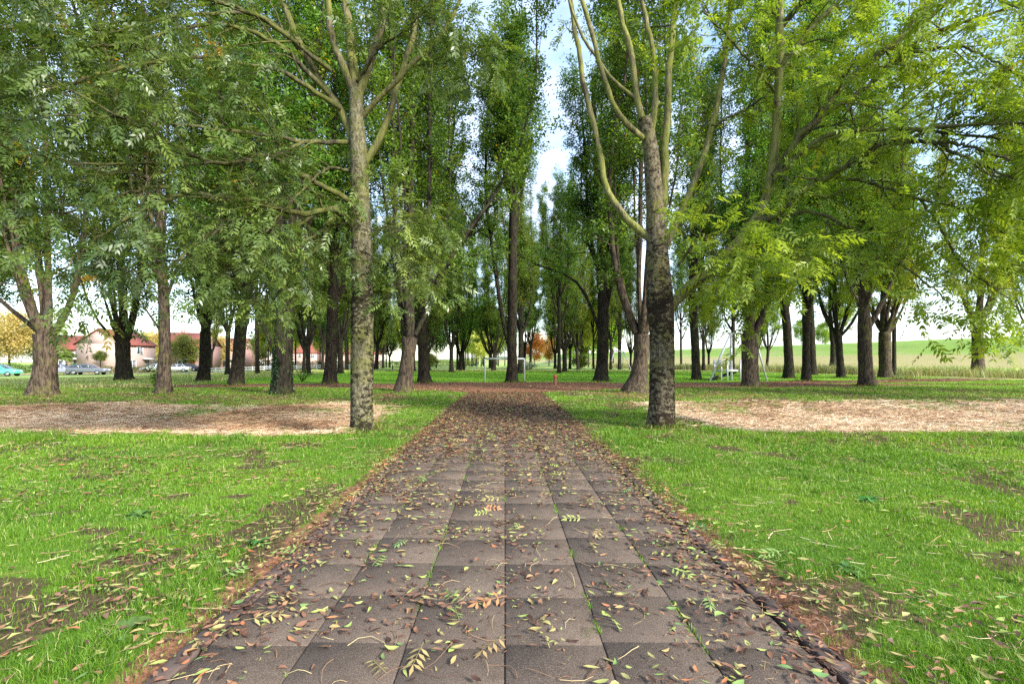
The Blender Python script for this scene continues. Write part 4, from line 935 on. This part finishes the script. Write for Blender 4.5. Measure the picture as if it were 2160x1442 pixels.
def aframe(mb, top, x0, x1, y, zg): bar(mb, top, (x0, y, zg)); bar(mb, top, (x1, y, zg))
sw = empty('swing_frame', (0, 0, 0)); d = 82.; xx = lambda px: (px - CX) / F * d
sw.location = (xx(1305), d, float(gz(xx(1305), d))); tag(sw, 'galvanised swing frame with splayed legs on the lawn before the straw field', 'swing frame')
for top, feet in (((-.75, 0, 3.1), ((-1.75, -1.0, -.1), (-1.2, 1.2, -.1))), ((.75, 0, 3.1), ((1.85, -1.0, -.1), (1.0, 1.3, -.1)))):
    for ft_ in feet: MB().tube([top, ft_], .075, 10).build('leg', M['metal'], sw)
MB().tube([(-.85, 0, 3.12), (.85, 0, 3.12)], .075, 10).build('crossbar', M['metal'], sw)
for x in (-.22, .22): MB().tube([(x, 0, 3.08), (x, -.0, .55)], .015, 5).build('chain', M['metal'], sw)
MB().box((0, 0, .52), (.5, .2, .05)).build('swing_seat', M['tyre'], sw)

d = float(gpt(1542, 802)[1]); q = lambda px, py, dd=0: at(px, py, d + dd)
pf = empty('cable_ride_frame', tuple(gpt(1542, 802))); tag(pf, 'tall galvanised post and splayed struts of a cable ride behind the brown tree', 'play frame'); o0 = np.array(pf.location)
for nm, a, b_, r_ in (('post', (1542, 702), (1543, 806), .085), ('strut', (1541, 703), (1497, 804), .075), ('strut', (1590, 702), (1618, 804), .07)):
    MB().tube([q(*a) - o0, q(*b_) - o0], r_, 12).build(nm, M['metal'], pf)
MB().tube([q(1540, 703) - o0, q(1592, 703) - o0], .06, 10).build('crossbar', M['metal'], pf)
pp = empty('play_platform', tuple(gpt(1540, 802))); tag(pp, 'low metal play platform with rails and a dark sloping ramp', 'play platform'); o0 = np.array(pp.location)
xa, xb = q(1521, 800)[0] - o0[0], q(1560, 800)[0] - o0[0]; zd = .72
MB().box(((xa + xb) / 2, .6, zd), (xb - xa, 1.5, .14)).build('deck', M['metal'], pp)
for px, dy in ((1519, -.2), (1532, -.2), (1559, -.2), (1524, 1.4), (1559, 1.4)): x = q(px, 800)[0] - o0[0]; MB().tube([(x, dy, -.1), (x, dy, 1.55)], .055, 10).build('post', M['metal'], pp)
for z in (1.25, 1.42): MB().tube([(xa, 1.4, z), (xb, 1.4, z)], .03, 8).build('rail', M['metal'], pp)
for z in (1.30,): MB().tube([(xa, -.2, z), (xa, 1.4, z)], .03, 8).build('rail', M['metal'], pp)
rm = MB().add([(xa + 1.2, .1, zd - .1), (xa + 1.2, 1.2, zd - .1), (xa - .7, 1.2, 0), (xa - .7, .1, 0), (xa + 1.2, .1, zd - .18), (xa + 1.2, 1.2, zd - .18), (xa - .7, 1.2, -.08), (xa - .7, .1, -.08)], [[0, 1, 2, 3], [7, 6, 5, 4], [0, 3, 7, 4], [1, 5, 6, 2], [2, 6, 7, 3], [0, 4, 5, 1]])
rm.build('ramp', M['tyre'], pp)
b = gpt(828, 779); st = MB().tube([(0, 0, -.1), (0, 0, .55), (0, 0, .75), (0, 0, .8)], [.09, .09, .08, .03], 12).build('short_post', M['bark'], loc=tuple(b)); tag(st, 'short dark post on the lawn right of the blotched ash', 'post')

# ------------------------------------------------------------------ small plants
def sapling(label, p, h, n, seed, leaf='leaf', size=.09, spread=.5, name='sapling'):
    rng = RNG(seed); o = empty(name, tuple(p)); tag(o, label, 'plant')
    T = n; P = np.zeros((T, 5, 3)); a = rng.uniform(0, 6.28, T); s = rng.uniform(.2, 1, T) * spread
    t = np.linspace(0, 1, 5); P[:, :, 0] = np.cos(a)[:, None] * s[:, None] * t ** 1.3; P[:, :, 1] = np.sin(a)[:, None] * s[:, None] * t ** 1.3; P[:, :, 2] = h * rng.uniform(.5, 1, T)[:, None] * t - .02
    m = MB(); tubes(m, P, np.linspace(.008, .003, 5)[None].repeat(T, 0), 4); m.build('stems', M['bark'], o)
    N = T * 26; i = rng.integers(0, T, N); f = rng.uniform(.25, 1, N) * 4; j = np.clip(f.astype(int), 0, 3); w = (f - j)[:, None]; C = P[i, j] * (1 - w) + P[i, j + 1] * w + rng.standard_normal((N, 3)) * .04
    l = MB(); leaf_cards(l, C, size, rng, .9, .5, rng.random(N) * .9); l.build('foliage', M[leaf], o); return o
sapling('small leafy sapling growing by the lawn beside the ivy tree', gpt(636, 806), 1.1, 9, 301, size=.13, spread=.8)
sapling('leafy shoots sprouting at the foot of the burled tree', gpt(330, 822) + np.array([0, 0, 0]), 1.3, 10, 302, size=.14, spread=.45, name='shoots')
def rosette(label, x, y, s, seed):
    rng = RNG(seed); o = empty('broadleaf_weed', (x, y, float(gz(x, y)))); tag(o, label, 'weed'); m = MB(); n = 13
    for i in range(n):
        a = i * 2.4 + rng.uniform(-.3, .3); L = s * rng.uniform(.7, 1.2); el = rng.uniform(.25, .9); u = np.array([math.cos(a) * math.cos(el), math.sin(a) * math.cos(el), math.sin(el)]); v = np.array([-math.sin(a), math.cos(a), 0]); k = 7; V = []
        for j in range(k):
            t = j / (k - 1); c = u * L * t + np.array([0, 0, -.55 * L * t * t]) + [0, 0, .01]; w = L * .36 * math.sin(math.pi * min(1, t * .92 + .03)) ** .7 * (0.25 if t < .2 else 1)
            V += [c - v * w * .5 + [0, 0, .02 * s * rng.standard_normal() + .12 * w], c, c + v * w * .5 + [0, 0, .02 * s * rng.standard_normal() + .12 * w]]
        Q = []
        for j in range(k - 1): Q += [[3*j, 3*j+1, 3*j+4, 3*j+3], [3*j+1, 3*j+2, 3*j+5, 3*j+4]]
        m.add(V, Q, tint=rng.uniform(.2, .7))
    m.build('leaves', M['leaf_weed'], o, smooth=True); return o
M['leaf_weed'] = leaf_mat('weed_leaf', [(0, (.05, .13, .03)), (1, (.12, .24, .05))], spec=.5, trans=.25)
rosette('broad leaved weed by the kerb at the lower left', -2.02, 2.62, .16, 1); rosette('broad leaved weed halfway up the left kerb', -1.95, 3.9, .12, 2); rosette('broad leaved weed in the right grass near the front', 2.35, 3.4, .14, 3)
rosette('broad leaved weed in the left grass away from the path', -3.4, 4.6, .15, 4); rosette('broad leaved weed in the right grass away from the path', 3.7, 5.0, .15, 5)

# ------------------------------------------------------------------ ground cover (nobody could count it)
def stuff(mb, name, mat, label, cat, smooth=False):
    o = mb.build(name, mat, smooth=smooth); tag(o, label, cat, kind='stuff'); return o
def scatter(rng, n, d0, d1, pw, hx=1.16):
    """random ground points, thinning with distance like d^-pw"""
    u = rng.random(n); e = 2 - pw; d = (d0 ** e + u * (d1 ** e - d0 ** e)) ** (1 / e); x = rng.uniform(-1, 1, n) * (hx * d + .5); return x, d
def blades(mb, x, y, h, w, rng, tint, lean=.45):
    n = len(x); z = gz(x, y); a = rng.uniform(0, 6.283, n); l = h * lean * rng.uniform(.2, 1.4, n); fx, fy = np.cos(a), np.sin(a); b = rng.uniform(0, 6.283, n); sx, sy = np.cos(b) * w / 2, np.sin(b) * w / 2
    V = np.empty((n, 5, 3)); V[:, 0] = np.stack([x - sx, y - sy, z - .01], 1); V[:, 1] = np.stack([x + sx, y + sy, z - .01], 1)
    mx, my = x + fx * l * .35, y + fy * l * .35; V[:, 2] = np.stack([mx + sx * .8, my + sy * .8, z + h * .6], 1); V[:, 3] = np.stack([mx - sx * .8, my - sy * .8, z + h * .6], 1); V[:, 4] = np.stack([x + fx * l, y + fy * l, z + h * (1 - .25 * rng.random(n))], 1)
    i = np.arange(n)[:, None] * 5; mb.add(V.reshape(-1, 3), i + np.array([0, 1, 2, 3]), i + np.array([3, 2, 4]), tint=np.repeat(tint, 5))
M['grass'] = leaf_mat('grass_blade', [(0, (.040, .095, .010)), (.4, (.105, .205, .014)), (.75, (.20, .30, .024)), (.9, (.32, .37, .06)), (1, (.46, .40, .20))], spec=.3, trans=.35, rough=.5)
rng = RNG(500); n = 950000; x, y = scatter(rng, n, 1.9, 26, 1.35)
off = np.abs(x) - (1.64 + .07 * (fbm(y * 3, x * 0, 9) - .5) * 2); keep = (off > 0) & (litter_mask(x, y) < .5)
nb = fbm(x * 1.4, y * 1.4, 71); keep &= rng.random(n) > sst(.55, .63, nb + .05 * rng.standard_normal(n)) * .86; keep &= rng.random(n) < .35 + 1.6 * fbm(x * 5, y * 5, 72); st_ = straw_mask(x, y); keep &= rng.random(n) > np.clip(st_ * 1.3, 0, .97) * (1 - .35 * sst(.60, .50, fbm(x * 1.6, y * 1.6, 37, 3))); mp_ = mid_patch(x, y); keep &= rng.random(n) > mp_ * .75
edge = sst(1.62, 2.0, np.abs(x)) ; keep &= rng.random(n) < .25 + .75 * edge
x, y, nb, st_ = x[keep], y[keep], nb[keep], st_[keep]; dd = np.hypot(x, y)
hh = (.014 + .058 * fbm(x * .9, y * .9, 33) ** 1.5 + .035 * (fbm(x * 3, y * 3, 44) > .64)) * rng.uniform(.6, 1.35, len(x)) * (1 + .25 * sst(8, 20, dd)) * (1 + .9 * sst(1.2, .3, np.abs(y - 9.3)))
tint = np.clip(.25 + .75 * (fbm(x * .8, y * .8, 55) - .2) * .8 + rng.normal(0, .14, len(x)) + .12 * (x > 3.5) * sst(3.5, 8, x), 0, .93); tint = np.where(rng.random(len(x)) < .035, 1, tint)
gm = MB(); blades(gm, x, y, hh, .0029 * np.maximum(1, dd / 3.6), rng, tint, .75); stuff(gm, 'grass', M['grass'], 'short bright green grass on both sides of the slab path', 'grass')
# short mown lawn and the rougher grass under the farther trees
rng = RNG(501); n = 160000; x, y = scatter(rng, n, 24, 80, 1.5, 1.1); keep = (litter_mask(x, y) < .4) & (x > -30 - .0 * y) & (crest_dist(x, y) > 42); x, y = x[keep], y[keep]
gm = MB(); blades(gm, x, y, rng.uniform(.03, .08, len(x)), .03 * np.maximum(1, y / 30), rng, np.clip(.68 + .12 * rng.standard_normal(len(x)), 0, .9), .5); stuff(gm, 'lawn_grass', M['grass'], 'mown green lawn beyond the cross path', 'lawn')
# rough yellowish grass on the sunny verge left and field edge
M['drygrass'] = leaf_mat('dry_grass', [(0, (.16, .22, .05)), (.5, (.36, .34, .14)), (1, (.62, .52, .28))], trans=.35)
rng = RNG(502); n = 90000; x = rng.uniform(-80, 30, n); y = rng.uniform(26, 78, n) ; keep = ((x < -19 - (y - 28) * .12) | (y > 70)) & (x > -1.05 * y - 4) & ~((x < -40) & (y > 54) & (y < 74) & (x > -130)) ; x, y = x[keep], y[keep]
gm = MB(); blades(gm, x, y, rng.uniform(.06, .22, len(x)), .03 * np.maximum(1, y / 34), rng, rng.random(len(x)), .5); stuff(gm, 'verge_grass', M['drygrass'], 'rough pale grass on the sunny verge and field edge', 'grass')

# tufts in the slab joints
rng = RNG(503); X_, Y_, Hh_ = [], [], []
for c, wgt in ((1, .35), (2, .5), (3, .15), (4, .6), (5, .3)):
    for k in range(int(42 * wgt)):
        yy = 2.0 + 13 * rng.random() ** 1.3; m = int(rng.integers(12, 60)); L = .05 + .25 * rng.random()
        X_.append(-1.5 + c * .5 + rng.normal(0, .008, m)); Y_.append(yy + rng.uniform(-L, L, m) * .6); Hh_.append(rng.uniform(.012, .05, m))
x, y, h = map(np.concatenate, (X_, Y_, Hh_)); gm = MB(); blades(gm, x, y, h, .0045 + 0 * x, rng, rng.uniform(.2, .8, len(x)), .9); stuff(gm, 'joint_moss', M['grass'], 'tiny grass tufts growing in the joints of the slabs', 'grass')

# cut straw in the ditches
def strands(mb, x, y, L, w, rng, tint, lift=.05, el=.22):
    n = len(x); a = rng.uniform(0, 6.283, n); P = np.zeros((n, 4, 3)); z = gz(x, y) + rng.random(n) * lift + .005; e = np.abs(rng.normal(0, el, n)); bend = rng.normal(0, .35, n)
    for j in range(4):
        t = (j / 3 - .3) * L; aa = a + bend * j / 3; P[:, j] = np.stack([x + np.cos(aa) * t, y + np.sin(aa) * t, z + t * np.sin(e) * (t > 0) - (.25 * L * (j / 3) ** 2) * e], 1)
    gzz = gz(P[:, :, 0], P[:, :, 1]) + .004; P[:, :, 2] = np.maximum(P[:, :, 2], gzz)
    tubes(mb, P, np.repeat((w / 2)[:, None], 4, 1), 3, tint)
M['straw'] = plain('straw', (.5, .4, .25), .8)
def tint_mat(name, stops, rough=.75, spec=.2):
    m = NT(name); return m.principled(m.ramp(m.attr('tint'), stops), rough, spec=spec)
M['straw'] = tint_mat('cut_straw', [(0, (.12, .052, .030)), (.22, (.30, .15, .085)), (.48, (.54, .36, .21)), (.8, (.74, .57, .39)), (1, (.82, .72, .55))])
rng = RNG(510); n = 330000; x = rng.uniform(-20, 22, n); y = rng.uniform(6.5, 18, n); s_ = straw_mask(x, y); keep = (rng.random(n) < s_ ** 1.3 * (.45 + .55 * sst(.38, .55, fbm(x * 1.6, y * 1.6, 37, 3)))) & (np.abs(x) < 1.16 * y + .5); x, y = x[keep], y[keep]
brown = np.clip((fbm(x * .45, y * .8, 83) - .42) * 3.2, 0, 1) * (x < 0) * sst(10.5, 12.5, y) ; t = np.clip(rng.beta(2.0, 1.7, len(x)) * (1 - .45 * brown) + .08 * (x > 0) + .55 * (fbm(x * .8, y * 1.1, 91) - .5), 0, 1)
gm = MB(); strands(gm, x, y, rng.uniform(.08, .42, len(x)), rng.uniform(.004, .011, len(x)), rng, t, .07); stuff(gm, 'cut_straw', M['straw'], 'pale cut reed and straw lying in the shallow ditches', 'straw')
rng = RNG(511); n = 8000; x, y = scatter(rng, n, 2.2, 26, .9); keep = (np.abs(x) > 1.75) & (rng.random(n) < .25 + .75 * (fbm(x * 1.1, y * 1.1, 88) > .54)) & (y < 25); x, y = x[keep], y[keep]
gm = MB(); strands(gm, x, y, rng.uniform(.04, .22, len(x)), rng.uniform(.002, .005, len(x)) * np.maximum(1, y / 7), rng, rng.beta(2, 2, len(x)), .03, .15); stuff(gm, 'dead_stalks', M['straw'], 'scattered dead stalks lying in the grass', 'stalks')

# fallen leaves
LS = [(0, (.045, .023, .016)), (.18, (.105, .052, .034)), (.34, (.21, .105, .062)), (.46, (.32, .18, .095)), (.50, (.42, .14, .06)), (.54, (.30, .21, .09)), (.72, (.30, .28, .10)), (.86, (.26, .33, .08)), (1, (.10, .19, .06))]
M['fallen'] = tint_mat('fallen_leaf', LS, .5, .4)
def fallen(mb, x, y, L, rng, tint, asp=(.26, .46), lift=.02, rich=True, base=.02):
    n = len(x); a = rng.uniform(0, 6.283, n); c, s = np.cos(a), np.sin(a); z0 = gz(x, y) + base + rng.random(n) * lift; W = L * rng.uniform(*asp, n); curl = rng.normal(.10, .22, n); fold = rng.normal(.25, .35, n); roll = rng.normal(0, .25, n); side = rng.normal(0, .22, n)
    st = [(0, .10), (.28, .85), (.62, .80), (1, .02)] if rich else [(0, .1), (.5, .9), (1, .02)]
    k = len(st); V = np.empty((n, k * 3, 3))
    for j, (t, w) in enumerate(st):
        u = (t - .45) * L; bend = side * u * u / np.maximum(L, .01) * 2
        for m_, sg in enumerate((-1, 0, 1)):
            vv = sg * w * W / 2 + bend; zz = z0 + curl * (t - .45) ** 2 * L * 1.6 + fold * abs(sg) * w * W * .5 + roll * sg * w * W * .5
            V[:, j * 3 + m_] = np.stack([x + c * u - s * vv, y + s * u + c * vv, np.maximum(zz, z0 - .006)], 1)
    i = np.arange(n)[:, None, None] * (3 * k); q = np.array([[3*j+m_, 3*j+m_+1, 3*j+m_+4, 3*j+m_+3] for j in range(k - 1) for m_ in (0, 1)])
    mb.add(V.reshape(-1, 3), (i + q[None]).reshape(-1, 4), tint=np.repeat(tint, 3 * k))
def tmix(rng, n, pb, pg):    # shares: brown pb, green pg, rest yellow/tan
    u = rng.random(n); return np.where(u < pb, rng.uniform(0, .40, n), np.where(u < pb + .10, rng.uniform(.40, .53, n), np.where(u < 1 - pg, rng.uniform(.55, .84, n), rng.uniform(.84, 1, n))))
fm = MB(); rng = RNG(520)
n = 17000; x = rng.uniform(-1.7, 1.7, n); y = 1.9 + 9.5 * rng.random(n) ** .85; k = fbm(x * 2.2, y * 2.2, 120, 3); keep = rng.random(n) < np.clip((k - .36) * 3.4, .10, 1); x, y = x[keep], y[keep]
fallen(fm, x, y, .018 + .062 * rng.random(len(x)) ** 1.5, rng, tmix(rng, len(x), .58, .08), base=.018)
n = 7500; s = rng.choice([-1, 1], n); x = s * (1.56 + rng.normal(0, .15, n) * (1 + 1.2 * (rng.random(n) < .25))); y = 1.9 + 16 * rng.random(n); fallen(fm, x, y, rng.uniform(.025, .075, n), rng, tmix(rng, n, .66, .08), base=.015, lift=.03)
n = 34000; x = rng.uniform(-1.75, 1.75, n); y = rng.uniform(7, 23, n); keep = rng.random(n) < sst(5, 16, y) * .9 + .1; x, y = x[keep], y[keep]; fallen(fm, x, y, rng.uniform(.05, .11, len(x)), rng, tmix(rng, len(x), .74 , .02), rich=False, base=.018)
n = 60000; x = rng.uniform(-24, 40, n); y = rng.uniform(21, 48, n); m_ = litter_mask(x, y); keep = rng.random(n) < m_; x, y = x[keep], y[keep]; fallen(fm, x, y, rng.uniform(.07, .16, len(x)), rng, tmix(rng, len(x), .78, .01), rich=False, base=.012)
n = 110000; x, y = scatter(rng, n, 2, 27, .8); keep = (np.abs(x) > 1.8) & (rng.random(n) < .07 + .8 * np.clip((fbm(x * .8, y * .8, 130) - .50 + .05 * (x > 3) * sst(3, 5, y)) * 6, 0, 1) + (.12 + .5 * sst(5, 9, y)) * sst(.53, .6, fbm(x * 1.4, y * 1.4, 71)) + mid_patch(x, y)); x, y = x[keep], y[keep]
fallen(fm, x, y, rng.uniform(.03, .085, len(x)) * (1 + .3 * sst(8, 20, y)), rng, tmix(rng, len(x), .50, .10), rich=False, base=.018, lift=.045)
stuff(fm, 'fallen_leaves', M['fallen'], 'brown, yellow and green fallen leaves strewn over path and grass', 'leaves')
# leaf stalks and twigs on the slabs
rng = RNG(530); n = 900; x = rng.uniform(-2.0, 2.0, n); y = 2 + 11 * rng.random(n); gm = MB()
P = np.zeros((n, 5, 3)); a = rng.uniform(0, 6.28, n); L = rng.uniform(.05, .26, n); bd = rng.normal(0, .8, n)
for j in range(5):
    P[:, j, 0] = x + np.cos(a + bd * j / 4) * L * j / 4; P[:, j, 1] = y + np.sin(a + bd * j / 4) * L * j / 4; P[:, j, 2] = gz(P[:, j, 0], P[:, j, 1]) + .022 + .01 * np.sin(j * 1.3 + x)
tubes(gm, P, np.linspace(.0018, .0009, 5)[None] * rng.uniform(.7, 1.5, (n, 1)), 4, rng.random(n)); M['twig'] = tint_mat('twig', [(0, (.07, .035, .025)), (.5, (.24, .14, .08)), (1, (.50, .42, .22))]); stuff(gm, 'twigs', M['twig'], 'thin leaf stalks and twigs scattered on the slabs', 'twigs')
# whole compound leaves that fell unbroken
rng = RNG(531); n = 120; x = rng.uniform(-2.1, 2.1, n); y = 2.1 + 8 * rng.random(n); C = np.stack([x, y, gz(x, y) + .045], 1); a = rng.uniform(0, 6.28, n); D = np.stack([np.cos(a), np.sin(a), 0 * a], 1)
lm = MB(); st0 = lm.n; pinnate(lm, C, D, .17, rng, rng.uniform(.50, 1.0, n), 4, .05, .30, .36)
for V in lm.v: V[:, 2] = np.maximum(V[:, 2], gz(V[:, 0], V[:, 1]) + .020)
stuff(lm, 'fallen_ash_leaves', M['fallen'], 'whole feathery ash leaves lying on the slabs', 'leaves')

# reeds at the right
M['reed'] = leaf_mat('reed', [(0, (.12, .17, .05)), (.5, (.24, .30, .10)), (.85, (.48, .42, .22)), (1, (.60, .50, .30))], trans=.3)
rng = RNG(540); n = 46000; t = rng.random(n); yy = 30 + 100 * t ** 1.5; cx_ = 75 - .25 * (yy - 71) - 33 * 1.03 + rng.normal(0, 1.7, n) + .0; keep = (cx_ < 1.08 * yy + 3) & (cx_ > 22); cx_, yy = cx_[keep], yy[keep]
gm = MB(); blades(gm, cx_, yy, rng.uniform(.7, 2.0, len(yy)) * (.6 + .5 * fbm(cx_ * .3, yy * .3, 5)), .035 * np.maximum(1, yy / 45), rng, rng.beta(1.6, 2, len(yy)), .55); stuff(gm, 'reeds', M['reed'], 'bank of green and tan reeds along the ditch on the right', 'reeds')
rng = RNG(541); n = 16000; xx_ = rng.uniform(24, 46, n); yy = rng.uniform(27, 40, n) ; keep = fbm(xx_ * .15, yy * .15, 9) + .35 * sst(30, 40, xx_) > .62; xx_, yy = xx_[keep], yy[keep]; keep = yy > cross_c(xx_) + 1.5; xx_, yy = xx_[keep], yy[keep]
gm = MB(); blades(gm, xx_, yy, rng.uniform(.3, 1.2, len(yy)), .03 + 0 * yy, rng, rng.beta(2, 2, len(yy)), .6); stuff(gm, 'tall_weeds', M['reed'], 'tall rough grass and weeds before the reeds at the right', 'weeds')

# taller trees that close the view at the end of the lawn
for i, x, y, s_, lb in [(0, 8.5, 70, .95, 'tall green tree rising behind the row left of the sky gap'), (4, 12.5, 84, .9, 'broad light green tree at the foot of the sky gap'), (1, 3.5, 92, 1, 'tall tree over the orange one at the end of the lawn'),
                    (2, -7, 78, 1.05, 'tall tree behind the three slim ones'), (0, -14, 84, 1.1, 'tall tree closing the view left of the bench'), (3, 20, 86, 1.0, 'tall thin tree right of the sky gap'),
                    (1, -24, 92, 1.1, 'tall tree in the backdrop behind the straight dark trunks'), (2, -34, 98, 1.1, 'tall backdrop tree right of the white fence'), (4, 17, 110, .95, 'light green far tree under the sky gap'),
                    (3, 30, 60, 1.0, 'tall tree before the straw field, right of the mottled ash'), (0, -3, 104, 1.1, 'tall backdrop tree in the middle distance left of centre'), (1, -20, 60, 1.05, 'tall tree between the blotched ash and the fence')]:
    place(i, x, y, lb, s_)

# tufts, soil and drifted leaves round the feet of the nearer trees
rng = RNG(600); tm, lf = MB(), MB()
for o in [o for o in bpy.data.objects if o.type == 'EMPTY' and o.get('category') == 'tree']:
    bx, by = o.location.x, o.location.y
    if not (5 < by < 46): continue
    rad_ = .45 if by < 12 else .62
    n = int(700 if by < 15 else 380); a = rng.uniform(0, 6.283, n); q = rad_ * (.75 + .75 * rng.random(n) ** 1.5); x, y = bx + np.cos(a) * q, by + np.sin(a) * q
    k = fbm(a * 2 + bx, a * 0 + by, 7) > .42
    blades(tm, x[k], y[k], rng.uniform(.04, .17, k.sum()), .0035 * max(1, by / 5) + 0 * x[k], rng, np.clip(rng.normal(.5, .22, k.sum()), 0, 1), .5)
    n = int(240 if by < 15 else 170); a = rng.uniform(0, 6.283, n); q = rad_ * (.6 + 1.3 * rng.random(n)); fallen(lf, bx + np.cos(a) * q, by + np.sin(a) * q, rng.uniform(.05, .10, n), rng, tmix(rng, n, .75, .03), rich=False, base=.02, lift=.04)
stuff(tm, 'grass_tufts', M['grass'], 'longer grass tufts round the feet of the trees', 'grass'); stuff(lf, 'leaf_drifts', M['fallen'], 'brown leaves drifted against the feet of the trees', 'leaves')

place(3, 6.6, 60, 'slender airy tree whose thin leaves speckle the sky gap', .82)
place(1, 1.8, 58, 'slender tree just right of the single dark trunk', .9)
